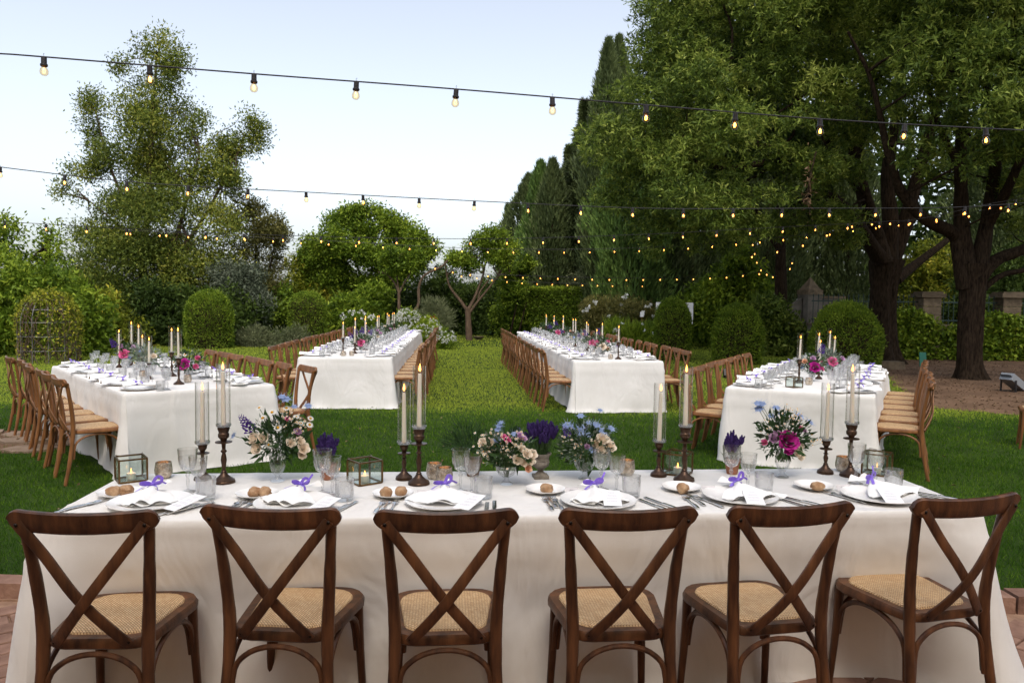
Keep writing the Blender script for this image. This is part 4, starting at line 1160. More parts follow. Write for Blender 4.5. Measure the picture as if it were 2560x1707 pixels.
TAB_LAB = ['long table under the cream cloth in the foreground', 'table under the cream cloth, angled at left', 'long table under the white cloth left of the aisle',
           'long table under the white cloth right of the aisle', 'table under the white cloth, angled at right']
for t, T in enumerate(TABLES):
    m = skirt(t, 11 + t, inset=.10 if t == 0 else 0, flare=.035 if t == 0 else (.02 if t in (1, 4) else .035), corner=.13 if t == 0 else .08, amp=.034 if t == 0 else .042)
    single('tablecloth', m.mesh('tablecloth', 'cloth', sharp=70), CLOTH_LAB[t], 'tablecloth', (T['x'], T['y'], 0), T['a'], 'tablecloths')
    e = empty('banquet_table', (T['x'], T['y'], 0), T['a']); tag(e, TAB_LAB[t], 'table', 'banquet tables')
    W, L = T['W'], T['L']
    obj('tabletop', MB().box((W / 2, L / 2, TH - .022), (W - .04, L - .04, .03)).mesh('tabletop', 'wood', False), e)
    for sx in (.22, W - .22):
        for sy in (.2, L - .2):
            obj('leg', MB().box((sx, sy, .36), (.05, .05, .72)).mesh('leg', 'wood', False), e)
# overlay corner of the angled left table's second cloth
# ------------------------------------------------------------------ cross-back chair
def chair_proto(w):
    P = []
    SZ = .462
    # seat frame: rounded trapezoid
    ol = []
    for sx, sy, r, a0 in ((.208, .208, .10, 0), (-.208, .208, .10, 90), (-.176, -.205, .075, 180), (.176, -.205, .075, 270)):
        cx, cy = sx - math.copysign(r, sx), sy - math.copysign(r, sy)
        for k in range(5):
            q = R(a0 + k * 22.5)
            ol.append((cx + r * math.cos(q), cy + r * math.sin(q) - (0.012 if sy < 0 else 0) * math.cos(sx * 5)))
    m = MB()
    n = len(ol)
    def ring(s, z): return [(x * s, y * s, z) for x, y in ol]
    vs = ring(.965, SZ - .036) + ring(1, SZ - .030) + ring(1.004, SZ - .012) + ring(.97, SZ + .001) + ring(.80, SZ)
    fs = [tuple(range(n - 1, -1, -1))]
    for j in range(4):
        fs += [(j * n + k, j * n + (k + 1) % n, (j + 1) * n + (k + 1) % n, (j + 1) * n + k) for k in range(n)]
    m.add(vs, fs)
    seat = m.mesh('seat_frame', w)
    c = MB()
    vs, fs = [], []
    for s, z in ((.82, SZ - .002), (.80, SZ + .006), (.70, SZ + .011), (.40, SZ + .014)):
        vs += [(x * s, y * s, z) for x, y in ol]
    for j in range(3):
        fs += [(j * n + k, j * n + (k + 1) % n, (j + 1) * n + (k + 1) % n, (j + 1) * n + k) for k in range(n)]
    fs.append(tuple(3 * n + k for k in range(n)))
    cane_me = c.add(vs, fs).mesh('cane_panel', 'cane')
    P.append(('seat_frame', seat, [('cane_panel', cane_me)]))
    bulge = lambda x: -.262 - .030 * (1 - (x / .235) ** 2)
    for s in (-1, 1):
        post = MB().tube(spl([(s * .190, -.275, 0), (s * .177, -.232, .22), (s * .168, -.205, .45), (s * .178, -.215, .64), (s * .196, -.252, .87)], 5), [.0155] * 4 + [.0175] * 5 + [.0195] * 4 + [.018] * 4 + [.016] * 4, n=10, squash=1.12)
        P.append(('back_post', post.mesh('back_post', w)))
    for s in (-1, 1):
        leg = MB().tube(spl([(s * .170, .165, SZ - .03), (s * .176, .172, .25), (s * .186, .192, 0)], 4), taper(.0195, .0135, 9), n=10)
        P.append(('leg', leg.mesh('leg', w)))
    # top rail: a bent board with rounded ends
    vs, fs = [], []
    half = [1, .994, .98, .955, .92, .88, .84, .72, .56, .38, .2]
    sv = [-q for q in half] + [0] + half[::-1]
    ns = len(sv)
    for i in range(ns):
        s = sv[i]
        x = s * .232
        e = 1.0 if abs(s) < .84 else math.sqrt(max(.02, 1 - ((abs(s) - .84) / .16) ** 2))
        hh = .0355 * e
        zc = .868 + .010 * s * s
        yb = bulge(x)
        slope = 2 * .030 * x / .235 ** 2
        nrm = Vector((-slope, 1, 0)).normalized()
        for a, b in ((-1, -.5), (-.85, -1), (0, -1.15), (.85, -1), (1, -.5), (1, .5), (.85, 1), (0, 1), (-.85, 1), (-1, .5)):
            p = Vector((x, yb, zc)) + nrm * (b * .0115) + Vector((0, 0, a * hh)) + Vector((0, -1, 0)) * (a * .006)
            vs.append(p)
    for i in range(ns - 1):
        for k in range(10):
            fs.append((i * 10 + k, i * 10 + (k + 1) % 10, (i + 1) * 10 + (k + 1) % 10, (i + 1) * 10 + k))
    fs += [tuple(range(9, -1, -1)), tuple((ns - 1) * 10 + k for k in range(10))]
    P.append(('top_rail', MB().add(vs, fs).mesh('top_rail', w)))
    for s in (-1, 1):
        off = -.006 if s > 0 else .004
        pts = spl([(s * .197, bulge(s * .197) - .014, .868), (s * .118, -.282 + off, .762), (s * .028, -.288 + off, .641), (-s * .045, -.268 + off, .545), (-s * .118, -.229, .452)], 5)
        bars = MB().strap(pts, .035, .0115, (0, 1, 0)).mesh('cross_bar', w)
        bl = [('bolt', MB().ball((q.x, q.y - .007, q.z - (.004 if q is pts[0] else -.012)), .0065, 8, 5, (1, .6, 1)).mesh('bolt', 'bolt')) for q in (pts[0], pts[-1])]
        P.append(('cross_bar', bars, bl))
    # bentwood braces under the seat: rear, front and both sides
    def arch(a, b, zt, bow):
        a, b = Vector(a), Vector(b)
        pts = [a]
        for k in range(1, 8):
            q = k / 8
            s = .5 - .5 * math.cos(math.pi * q)
            h = math.sin(math.pi * min(max(q, 0), 1)) ** .55
            p = a.lerp(b, s)
            pts.append(Vector((p.x, p.y, a.z + (zt - a.z) * h)) + Vector(bow) * h)
        pts.append(b)
        return spl(pts, 3)
    for a, b, bow in (((-.160, -.225, .215), (.160, -.225, .215), (0, .012, 0)), ((-.160, .175, .23), (.160, .175, .23), (0, -.012, 0)),
                      ((-.176, -.205, .215), (-.176, .165, .23), (.008, 0, 0)), ((.176, -.205, .215), (.176, .165, .23), (-.008, 0, 0))):
        P.append(('brace', MB().tube(arch(a, b, SZ - .048, bow), .0098, n=8).mesh('brace', w)))
    return P
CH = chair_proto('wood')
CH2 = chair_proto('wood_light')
FRONT = [((-1.367, 2.380), 2.5, 'first'), ((-.791, 2.452), -3.8, 'second'), ((-.207, 2.439), 5.0, 'third'), ((.398, 2.487), 5.5, 'fourth'), ((.972, 2.560), 11.0, 'fifth'), ((1.661, 2.70), 15.0, 'sixth')]
for (x, y), a, o in FRONT:
    a = R(a)
    lx, ly = -math.sin(a) * .285, math.cos(a) * .285
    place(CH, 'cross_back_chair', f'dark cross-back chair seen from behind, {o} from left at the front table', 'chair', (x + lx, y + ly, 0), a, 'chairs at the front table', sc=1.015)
def seat_v(t, i, n):
    L = TABLES[t]['L']
    return L * (i + .5) / n
SIDES = {1: (7, 7, 'outer side', 'inner side'), 2: (16, 16, 'outer side', 'aisle side'), 3: (16, 16, 'aisle side', 'outer side'), 4: (7, 7, 'inner side', 'outer side')}
rj = random.Random(5)
for t, (nl, nr, sl, sr) in SIDES.items():
    T = TABLES[t]
    for s, n, sn in ((0, nl, sl), (1, nr, sr)):
        for i in range(n):
            v = seat_v(t, i, n) + rj.uniform(-.03, .03) - (.05 if t in (2, 3) else 0)
            back = rj.uniform(.11, .17)
            u = -back - .02 if s == 0 else T['W'] + back + .02
            p = tp(t, u, v, 0)
            rz = T['a'] + (-math.pi / 2 if s == 0 else math.pi / 2) + rj.uniform(-.07, .07)
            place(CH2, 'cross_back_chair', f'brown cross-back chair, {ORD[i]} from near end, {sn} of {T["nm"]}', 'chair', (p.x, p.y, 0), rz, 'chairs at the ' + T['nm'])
p = onz(2585, 1120)
place(CH2, 'cross_back_chair', 'lone cross-back chair cut off by the right edge, on the lawn', 'chair', (p.x + .05, p.y, 0), R(60))
# ================================================================== TABLEWARE
def plate_mesh(r, name):
    pr = [(0.001, .004), (r * .55, .004), (r * .62, .006), (r * .78, .014), (r * .97, .020), (r, .021), (r, .018), (r * .8, .010), (r * .6, .001), (r * .5, 0), (.001, 0)]
    return MB().lathe(pr, n=48).mesh(name, 'porcelain', sharp=60)
PLATE, BPLATE = plate_mesh(.160, 'dinner_plate'), plate_mesh(.088, 'bread_plate')
def facet(n, d, i0, i1):
    return lambda k, i: (1 - d if (k % 2 == 0 and i0 <= i <= i1) else 1.0)
def goblet(H, Rr, detail=True):
    n = 28 if detail else 12
    b0 = H * .46
    bowl = [(.006, b0), (Rr * .42, b0 + .010), (Rr * .66, b0 + H * .09), (Rr * .82, b0 + H * .20), (Rr * .90, b0 + H * .32), (Rr * .97, b0 + H * .45), (Rr, H),
            (Rr - .0022, H), (Rr * .97 - .0025, b0 + H * .45), (Rr * .90 - .003, b0 + H * .32), (Rr * .82 - .004, b0 + H * .20), (Rr * .66 - .004, b0 + H * .09), (Rr * .42 - .003, b0 + .016), (.001, b0 + .012)]
    stem = [(.004, .012), (.0055, H * .12), (.008, H * .24), (.0052, H * .33), (.0105, H * .385), (.0105, H * .405), (.005, H * .43), (.007, b0)]
    foot = [(Rr * .82, 0), (Rr * .84, .002), (Rr * .6, .005), (.014, .009), (.004, .014), (.001, .014)]
    if not detail:
        return MB().lathe(bowl[1:8] + [(Rr * .4, b0 + .02), (.001, b0 + .015)], n=n).lathe(stem[::2] + [stem[-1]], n=6).lathe(foot[1:5], n=n).mesh('wine_glass', 'crystal_far')
    cut = MB().lathe([(Rr * .40, b0 + .008), (Rr * .67, b0 + H * .09), (Rr * .835, b0 + H * .20), (Rr * .905, b0 + H * .30), (Rr * .93, b0 + H * .36)], n=32, wob=lambda k, i: (1.03 if k % 2 else .985))
    return [('bowl', MB().lathe(bowl, n=n).mesh('bowl', 'crystal'), [('cut_pattern', cut_open(cut).mesh('cut_pattern', 'crystal_cut', False))]),
            ('stem', MB().lathe(stem, n=8).mesh('stem', 'crystal_cut', False)), ('foot', MB().lathe(foot, n=n).mesh('foot', 'crystal'))]
def cut_open(m):
    m.f = [f for f in m.f if len(f) == 4]
    return m
glassmat('crystal_far', clear=0.97, refr=0.2, fres=1.5, haze=0.09)
def tumbler(detail=True):
    Rr, H = .041, .094
    n = 40 if detail else 14
    wob = (lambda k, i: 1.0)
    out = [(Rr * .80, 0), (Rr * .88, .003), (Rr * .90, .012), (Rr * .93, .030), (Rr * .96, .052), (Rr * .985, .072), (Rr * .99, .078), (Rr, H)]
    inn = [(Rr - .0025, H), (Rr * .93, .075), (Rr * .88, .04), (Rr * .80, .016), (.001, .013)]
    m = MB().lathe(out + inn, n=n, wob=(lambda k, i: (1.022 if ((k // 2) + i) % 2 else .985) if 2 <= i <= 5 else 1))
    return m.mesh('tumbler', 'crystal_cut' if detail else 'crystal_far', smooth=not detail)
BIG, SMALL, TUM = goblet(.190, .0415), goblet(.168, .0385), tumbler()
BIGF, SMALLF, TUMF = goblet(.190, .0415, False), goblet(.168, .0385, False), tumbler(False)
# cutlery
def fork_mesh():
    m = MB()
    m.strap(spl([(0, -.19, .003), (0, -.15, .006), (0, -.09, .004), (0, -.055, .006)], 4), .010, .0035, (0, 0, 1))
    m.strap([(0, -.19, .003), (0, -.165, .0045), (0, -.14, .0055)], .016, .004, (0, 0, 1))
    m.strap(spl([(0, -.060, .006), (0, -.045, .008), (0, -.035, .007)], 3), .022, .0022, (0, 0, 1))
    for k in range(4):
        x = -.0096 + k * .0064
        m.strap(spl([(x, -.037, .0068), (x, -.018, .005), (x, 0, .010)], 3), .0034, .002, (0, 0, 1))
    return m.mesh('fork', 'silver')
def knife_mesh():
    m = MB()
    m.strap(spl([(0, -.22, .004), (0, -.18, .005), (0, -.12, .0045)], 3), .015, .007, (0, 0, 1))
    m.strap(spl([(0, -.12, .0045), (.0015, -.06, .0045), (.003, -.012, .004), (.005, 0, .004)], 4), .017, .0022, (0, 0, 1))
    return m.mesh('knife', 'silver')
FORK, KNIFE = fork_mesh(), knife_mesh()
# napkin: gathered by a ribbon, fanned towards the diner
def napkin_mesh(seed, spread=1.0):
    r = random.Random(seed)
    ph = [r.uniform(0, 6.28) for _ in range(6)]
    m = MB()
    def fan(u, v):
        s = (u - .5) * 2
        w = (.016 + .120 * spread * v ** .62)
        y = -.015 - .155 * v * (1 - .30 * s * s) + .010 * math.sin(7.5 * s + ph[0]) * v
        x = s * w + .018 * v * math.sin(2.2 * s + ph[1])
        amp = .006 + .020 * v
        fold = math.cos(7.5 * s + ph[2] + 1.1 * math.sin(2.5 * v + ph[3]))
        z = .030 + .020 * (1 - v) * (1 - s * s) + (.004 + .011 * v) * fold * (1 - .35 * abs(s)) - .016 * v * v - .010 * s * s * v + .006 * math.sin(6 * v + 3 * s + ph[4]) * v
        return (x, y, max(.012, z))
    m.grid(44, 20, fan)
    def tail(u, v):
        s = (u - .5) * 2
        w = .016 + .050 * v ** .8
        y = .012 + .070 * v * (1 - .2 * s * s)
        z = .032 + .010 * (1 - v) + .014 * v * math.sin(5 * s + ph[5]) + .012 * v
        return (s * w, y, max(.012, z))
    m.grid(16, 6, tail)
    def layer(u, v):       # second, lower ply
        s = (u - .5) * 2
        x, y, z = fan(1 - u * .96, v)
        return (x * 1.06 + .006, y * 1.03, max(.008, .016 + .010 * math.sin(8 * s + ph[0]) * v))
    m.grid(24, 8, layer)
    return m.mesh('linen', 'linen', sharp=170)
def ribbon_mesh(seed):
    r = random.Random(seed)
    m = MB()
    zc = .055
    m.strap([(-.022, 0, .030), (-.018, 0, zc - .008), (0, -.002, zc), (.018, 0, zc - .008), (.022, 0, .030)], .016, .0012, (0, 0, 1))
    m.ball((0, -.002, zc + .004), .0075, 8, 6, (1.1, .9, .8))
    def loop(sg, ln, up, back):
        pts = spl([(0, 0, zc + .003), (sg * ln * .5, back * .5, zc + up), (sg * ln, back, zc + up * .8), (sg * ln * .8, back * .6, zc + up * .2), (0, -.002, zc + .002)], 4)
        m.strap(pts, .013, .001, (0, 1, .25))
    loop(-1, r.uniform(.034, .044), r.uniform(.006, .014), -.006)
    loop(1, r.uniform(.026, .040), r.uniform(.018, .034), .006)
    a = r.uniform(-.5, .5)
    m.strap(spl([(0, 0, zc + .002), (-.025 + .02 * a, -.020, zc - .004), (-.048 + .02 * a, -.044, zc - .014)], 4), .013, .001, (0, .3, 1))
    m.strap(spl([(0, 0, zc + .003), (.030, .004 + .02 * a, zc + .012), (.052, .020 + .03 * a, zc + (.045 if seed % 2 else .0))], 4), .009, .001, (.3, 1, .2))
    return m.mesh('ribbon', 'ribbon')
NAPS = [(napkin_mesh(20 + i, 1 + .12 * ((i % 3) - 1)), ribbon_mesh(20 + i)) for i in range(6)]
def napkin_far(seed):
    r = random.Random(seed)
    m = MB()
    ph = r.uniform(0, 6)
    def f(u, v):
        s = (u - .5) * 2
        y = (v - .35) * .30
        w = .022 + .085 * abs(v - .35) ** .8 * 1.6
        return (s * w, -y, .034 + .010 * math.sin(7 * s + ph) + .016 * (1 - min(1, abs(v - .35) * 4)) + .02 * abs(v - .35) * math.sin(5 * s + ph))
    m.grid(10, 8, f)
    rb = MB().strap([(-.03, 0, .04), (0, 0, .066), (.03, 0, .04)], .02, .002, (0, 0, 1)).strap([(0, 0, .068), (-.05, -.03, .074), (-.065, -.045, .05)], .014, .002, (0, 0, 1)).strap([(0, 0, .068), (.045, .02, .082), (.06, -.01, .06)], .014, .002, (0, 0, 1))
    return m.mesh('linen', 'linen', sharp=80), rb.mesh('ribbon', 'ribbon')
NAPF = [napkin_far(i) for i in range(4)]
# cards
def menu_mesh():
    return MB().box((0, 0, .0005), (.075, .15, .001)).mesh('menu_card', 'paper', False)
def menu_text():
    m = MB()
    y = .052
    rr = random.Random(3)
    for i in range(11):
        w = rr.uniform(.022, .05)
        if i in (2, 5, 8):
            y -= .0095; continue
        x = -w / 2
        while x < w / 2:
            ww = rr.uniform(.003, .008)
            m.add([(x, y, .0013), (min(x + ww, w / 2), y, .0013), (min(x + ww, w / 2), y + .0022, .0013), (x, y + .0022, .0013)], [(0, 1, 2, 3)])
            x += ww + .0015
        y -= .0088
    return m.mesh('printed_lines', 'ink_soft', False)
MENU = [('card', menu_mesh(), [('printed_lines', menu_text())])]
def name_ink():
    m = MB()
    rr = random.Random(9)
    x = -.012
    while x < .013:
        h = rr.choice((.003, .004, .007))
        m.tube([(x, -.0012, .0), (x + .001, -.0012, h), (x + .0025, -.0012, .0005), (x + .004, -.0012, .003)], .00045, n=3)
        x += .0045
    return m.mesh('handwriting', 'ink', False)
NAMEC = [('card', MB().box((0, 0, 0), (.060, .0012, .030)).mesh('card', 'paper_grey', False), [('handwriting', name_ink())])]
# bread rolls
def roll(seed):
    r = random.Random(seed)
    a = [r.uniform(0, 6) for _ in range(4)]
    d0 = Vector((r.uniform(-1, 1), r.uniform(-1, 1), .5)).normalized()
    def fn(d):
        return 1 + .10 * math.sin(3 * d.x + a[0]) + .08 * math.sin(4 * d.y + a[1]) - .16 * math.exp(-(d.dot(d0) / .16) ** 2) * (1 if d.z > -.2 else 0) + .04 * math.sin(9 * d.x + 7 * d.z)
    return MB().ball((0, 0, .024), .031, 22, 14, (1.12, .95, .80), fn).mesh('bread_roll', 'bread', sharp=80)
ROLLS = [roll(i) for i in range(5)]

# ------------------------------------------------------------------ the six places at the front table (measured positions)
def T0(px, py, dz=0.0):
    p = onz(px, py, TH)
    return Vector((p.x, p.y, TH + .0015 + dz))
AB = TABLES[0]['a']
plates = [(376, 1262), (735, 1264), (1109, 1260), (1495, 1258), (1850, 1247), (2199, 1246)]
breadp = [(299, 1240), (643, 1242), (983, 1241), (1364, 1231), (1703, 1225), (2034, 1221)]
rolls = [[(284, 1231), (316, 1230)], [(636, 1234), (662, 1235)], [(966, 1235), (1003, 1231)], [(1368, 1225)], [(1707, 1224)], [(2043, 1219)]]
bigs = [(470, 1230), (806, 1233), (1151, 1229), (1503, 1224), (1827, 1217), (2139, 1209)]
smalls = [(496, 1238), (831, 1238), (1179, 1233), (1541, 1230), (1869, 1225), (2188, 1215)]
tums = [(515, 1249), (861, 1251), (1208, 1246), (1578, 1242), (1909, 1234), (2233, 1223)]
bows = [(381, 1246), (752, 1244), (1112, 1242), (1484, 1242), (1843, 1233), (2176, 1226)]
naprot = [14, -18, 2, 4, 10, 28]
forks = [[(252, 1256, 28), (274, 1249, 28)], [(605, 1254, 4), (625, 1250, 6), (640, 1255, 8)], [(961, 1253, 2), (976, 1251, 2), (992, 1253, 0)], [(1360, 1247, -8), (1366, 1241, -10), (1382, 1246, -10)],
         [(1708, 1243, -6), (1716, 1237, -10), (1737, 1243, -24)], [(2058, 1231, -26), (2080, 1235, -24)]]
knives = [[(498, 1262, 28), (534, 1256, 30)], [(868, 1262, 12), (890, 1255, 14)], [(1216, 1258, -2), (1234, 1254, -3)], [(1596, 1250, -28), (1610, 1245, -30)], [(1942, 1240, -38), (1952, 1250, -30)], [(2272, 1229, -44), (2296, 1240, -40)]]
menus = [(462, 1256, -30), (806, 1262, -22), (1174, 1254, -26), (1530, 1245, -4), (1884, 1243, -8), (2226, 1240, -10)]
names = [(372, 1232), (722, 1239), (1060, 1236), (1430, 1229), (1772, 1225), (2108, 1222)]
for i in range(6):
    o = ORD[i]
    at = f'{o} place from left, front table'
    p = T0(*plates[i])
    single('dinner_plate', PLATE, f'large white dinner plate, {at}', 'plate', p, 0, 'front table dinner plates')
    b = T0(*breadp[i])
    nr_ = 'two crusty rolls' if len(rolls[i]) == 2 else 'one crusty roll'
    single('bread_plate', BPLATE, f'small white bread plate with {nr_}, {at}', 'plate', b, 0, 'front table bread plates')
    for k, q in enumerate(rolls[i]):
        c = onz(q[0], q[1], TH + .02)
        which = '' if len(rolls[i]) == 1 else ('left ' if k == 0 else 'right ')
        single('bread_roll', ROLLS[(i * 2 + k) % 5], f'{which}brown bread roll on the small plate, {at}', 'bread roll', (c.x, c.y, TH + .006), i * 1.3 + k * 2.1, 'front table bread rolls', sc=.9)
    c = T0(*bigs[i]); place(BIG, 'wine_glass', f'taller cut crystal wine glass, {at}', 'wine glass', c, i, 'front table taller wine glasses')
    c = T0(*smalls[i]); place(SMALL, 'wine_glass', f'shorter cut crystal wine glass, {at}', 'wine glass', c, i, 'front table shorter wine glasses')
    c = T0(*tums[i]); single('tumbler', TUM, f'cut crystal water tumbler, {at}', 'tumbler', c, i * .7, 'front table tumblers')
    c = T0(*bows[i]); e = empty('napkin', (c.x, c.y, TH + .004), R(naprot[i])); tag(e, f'white linen napkin tied with purple ribbon, {at}', 'napkin', 'front table napkins')
    obj('linen', NAPS[i][0], e); obj('ribbon', NAPS[i][1], e)
    for k, (x, y, a) in enumerate(forks[i]):
        c = T0(x, y); single('fork', FORK, f'silver fork, {ORD[k]} of {["", "", "two", "three"][len(forks[i])]} from left, {at}', 'fork', c, -R(a), 'front table forks')
    for k, (x, y, a) in enumerate(knives[i]):
        c = T0(x, y); single('knife', KNIFE, f'silver knife, {ORD[k]} from left, {at}', 'knife', c, -R(a), 'front table knives')
    x, y, a = menus[i]; c = onz(x, y, TH + .03)
    e = place(MENU, 'menu_card', f'white printed menu card leaning on the napkin, {at}', 'menu card', (c.x, c.y, TH + .031), R(a), 'front table menus'); e.rotation_euler.x = R(10)
    x, y = names[i]; c = onz(x, y, TH + .01)
    e = place(NAMEC, 'name_card', f'small handwritten name card behind the plate, {at}', 'name card', (c.x, c.y, TH + .015), AB, 'front table name cards'); e.rotation_euler.x = R(-28)

# ------------------------------------------------------------------ places at the other tables
rj = random.Random(8)
for t, (nl, nr, sl, sr) in SIDES.items():
    T = TABLES[t]
    for s, n, sn in ((0, nl, sl), (1, nr, sr)):
        for i in range(n):
            v = seat_v(t, i, n)
            at = f'{ORD[i]} from near end, {sn} of {T["nm"]}'
            uu = lambda d: d if s == 0 else T['W'] - d
            rz = T['a'] + (-math.pi / 2 if s == 0 else math.pi / 2)
            dv = -1 if s == 0 else 1       # towards the diner's right
            p = tp(t, uu(.19), v, TH + .0015); single('dinner_plate', PLATE, f'white dinner plate, {at}', 'plate', p, 0, 'dinner plates, ' + T['nm'])
            nf = NAPF[rj.randrange(4)]
            e = empty('napkin', tp(t, uu(.17), v + rj.uniform(-.02, .02), TH + .012), rz + rj.uniform(-.35, .35) + (math.pi if rj.random() < .3 else 0)); tag(e, f'white napkin with purple ribbon, {at}', 'napkin', 'napkins, ' + T['nm'])
            obj('linen', nf[0], e); obj('ribbon', nf[1], e)
            single('wine_glass', BIGF, f'taller wine glass, {at}', 'wine glass', tp(t, uu(.42 + rj.uniform(-.02, .02)), v + dv * (.10 + rj.uniform(-.02, .02)), TH + .0015), 0, 'taller wine glasses, ' + T['nm'])
            single('wine_glass', SMALLF, f'shorter wine glass, {at}', 'wine glass', tp(t, uu(.38 + rj.uniform(-.02, .02)), v + dv * (.18 + rj.uniform(-.02, .02)), TH + .0015), 0, 'shorter wine glasses, ' + T['nm'])
            single('tumbler', TUMF, f'water tumbler, {at}', 'tumbler', tp(t, uu(.33 + rj.uniform(-.02, .02)), v + dv * (.235 if i > 0 or s == 1 else .2), TH + .0015), 0, 'tumblers, ' + T['nm'])
            single('bread_plate', BPLATE, f'small bread plate, {at}', 'plate', tp(t, uu(.33), v - dv * .17, TH + .0015), 0, 'bread plates, ' + T['nm'])

# ------------------------------------------------------------------ candlesticks, candles, glass chimneys
def stick(h, r):
    pr = [(r, 0), (r, .006), (r * .94, .010), (r * .96, .013), (r * .62, .024), (r * .36, .036), (r * .26, .046)]
    mid = [(.19, .0), (.27, .03), (.20, .06), (.16, .10), (.22, .30), (.27, .42), (.20, .58), (.15, .66), (.27, .70), (.27, .73), (.16, .77)]
    z0, z1 = .046, h * .70
    pr += [(r * a * (1.0 if r > .045 else 1.15), z0 + (z1 - z0) * b) for a, b in mid]
    pr += [(r * .2, z1), (r * .74, z1 + .001), (r * .76, z1 + .005), (r * .25, z1 + .008), (r * .30, z1 + .016), (r * .48, z1 + .026), (r * .50, z1 + .040), (r * .42, z1 + .046), (r * .55, h - .012), (r * .52, h - .006), (.001, h - .006)]
    return MB().lathe(pr, n=26).mesh('stem', 'bronze', sharp=50)
def dish(z):
    return MB().lathe([(.012, z - .008), (.028, z - .006), (.033, z - .002), (.034, z + .008), (.032, z + .008), (.030, z + .000), (.001, z)], n=26).mesh('drip_dish', 'crystal_dish', sharp=50)
glassmat('crystal_dish', clear=.85, refr=.35, fres=1.6, haze=.15)
STALL, SSHORT = .262, .172
STICK = {'tall': [('stem', stick(STALL, .050)), ('drip_dish', dish(STALL))], 'short': [('stem', stick(SSHORT, .040)), ('drip_dish', dish(SSHORT))]}
def flame_mesh(z, s=1.0):
    return MB().lathe([(.0008, z), (.0042 * s, z + .006 * s), (.0048 * s, z + .011 * s), (.0032 * s, z + .020 * s), (.0012 * s, z + .030 * s), (.0002, z + .036 * s)], n=8).mesh('flame', 'flame')
CANDLE = [('wax', MB().lathe([(.0115, 0), (.011, .05), (.0085, .232), (.0075, .240), (.003, .241), (.001, .239)], n=14).mesh('wax', 'wax')),
          ('wick', MB().tube([(0, 0, .238), (0, 0, .252)], .0012, n=5).mesh('wick', 'wick')), ('flame', flame_mesh(.250))]
CHIM = MB().lathe([(.0305, 0), (.0305, .282), (.0293, .282), (.0293, 0)], n=32, closed=True).mesh('glass_chimney', 'glass_thin')
CHIMF = MB().lathe([(.0305, 0), (.0305, .282), (.0293, .282), (.0293, 0)], n=16, closed=True).mesh('glass_chimney', 'glass_thin')
def candle_set(p, kind, where, far=False, cut=1.0, lean=0.0):
    h = STALL if kind == 'tall' else SSHORT
    place(STICK[kind], 'candlestick', f'{kind} turned bronze candlestick, {where}', 'candlestick', p, 0, 'turned bronze candlesticks')
    z = p.z + h + .001
    e = place(CANDLE, 'taper_candle', f'lit ivory taper candle in the {kind} candlestick, {where}', 'candle', (p.x, p.y, z), 0, 'lit taper candles')
    e.scale.z = cut; e.rotation_euler = (random.uniform(-.02, .02), lean + random.uniform(-.015, .015), 0)
    single('glass_chimney', CHIMF if far else CHIM, f'clear glass chimney on the {kind} candlestick, {where}', 'glass chimney', (p.x, p.y, z), 0, 'clear glass chimneys')
fw = ['first pair from left on the front table', 'second pair from left on the front table', 'third pair from left on the front table', 'last pair at right on the front table']
for j, ((a, b), (c, d)) in enumerate((((560, 1206), (507, 1199)), ((1047, 1210), (1010, 1198)), ((1710, 1201), (1646, 1190)), ((2125, 1190), (2063, 1183)))):
    candle_set(T0(a, b), 'tall', fw[j], cut=1.02)
    candle_set(T0(c, d), 'short', fw[j], cut=.98)
FARC = {1: [(.62, .50, 'tall'), (.52, 1.15, 'short'), (.80, 1.35, 'tall'), (.66, 1.95, 'short'), (.72, 2.35, 'tall'), (.60, 2.75, 'short'), (.80, 3.0, 'tall')],
        2: [(.58, .55, 'tall'), (.72, .85, 'short'), (.62, 1.7, 'tall'), (.78, 1.75, 'tall'), (.66, 2.9, 'short'), (.58, 3.5, 'tall'), (.74, 4.2, 'tall'), (.66, 4.9, 'short'), (.62, 5.7, 'tall'), (.78, 6.4, 'tall'), (.66, 7.3, 'tall'), (.74, 8.4, 'tall'), (.64, 9.1, 'tall')],
        3: [(.74, .35, 'tall'), (.55, 1.1, 'short'), (.72, 1.5, 'tall'), (.60, 2.3, 'tall'), (.74, 2.9, 'short'), (.62, 3.6, 'tall'), (.70, 4.4, 'tall'), (.58, 5.0, 'short'), (.72, 5.9, 'tall'), (.60, 6.6, 'short'), (.70, 7.3, 'tall'), (.62, 8.2, 'tall'), (.72, 9.0, 'tall')],
        4: [(.60, .9, 'tall'), (.74, 1.5, 'short'), (.66, 2.1, 'tall'), (.80, 2.6, 'short'), (.70, 3.1, 'tall')]}
for t, lst in FARC.items():
    cnt = {'tall': 0, 'short': 0}
    for u, v, kd in lst:
        candle_set(tp(t, u, v, TH + .0015), kd, f'{ORD[cnt[kd]]} from near end of {TABLES[t]["nm"]}', far=True, cut=random.uniform(.85, 1.05), lean=.04 if t == 4 else 0)
        cnt[kd] += 1
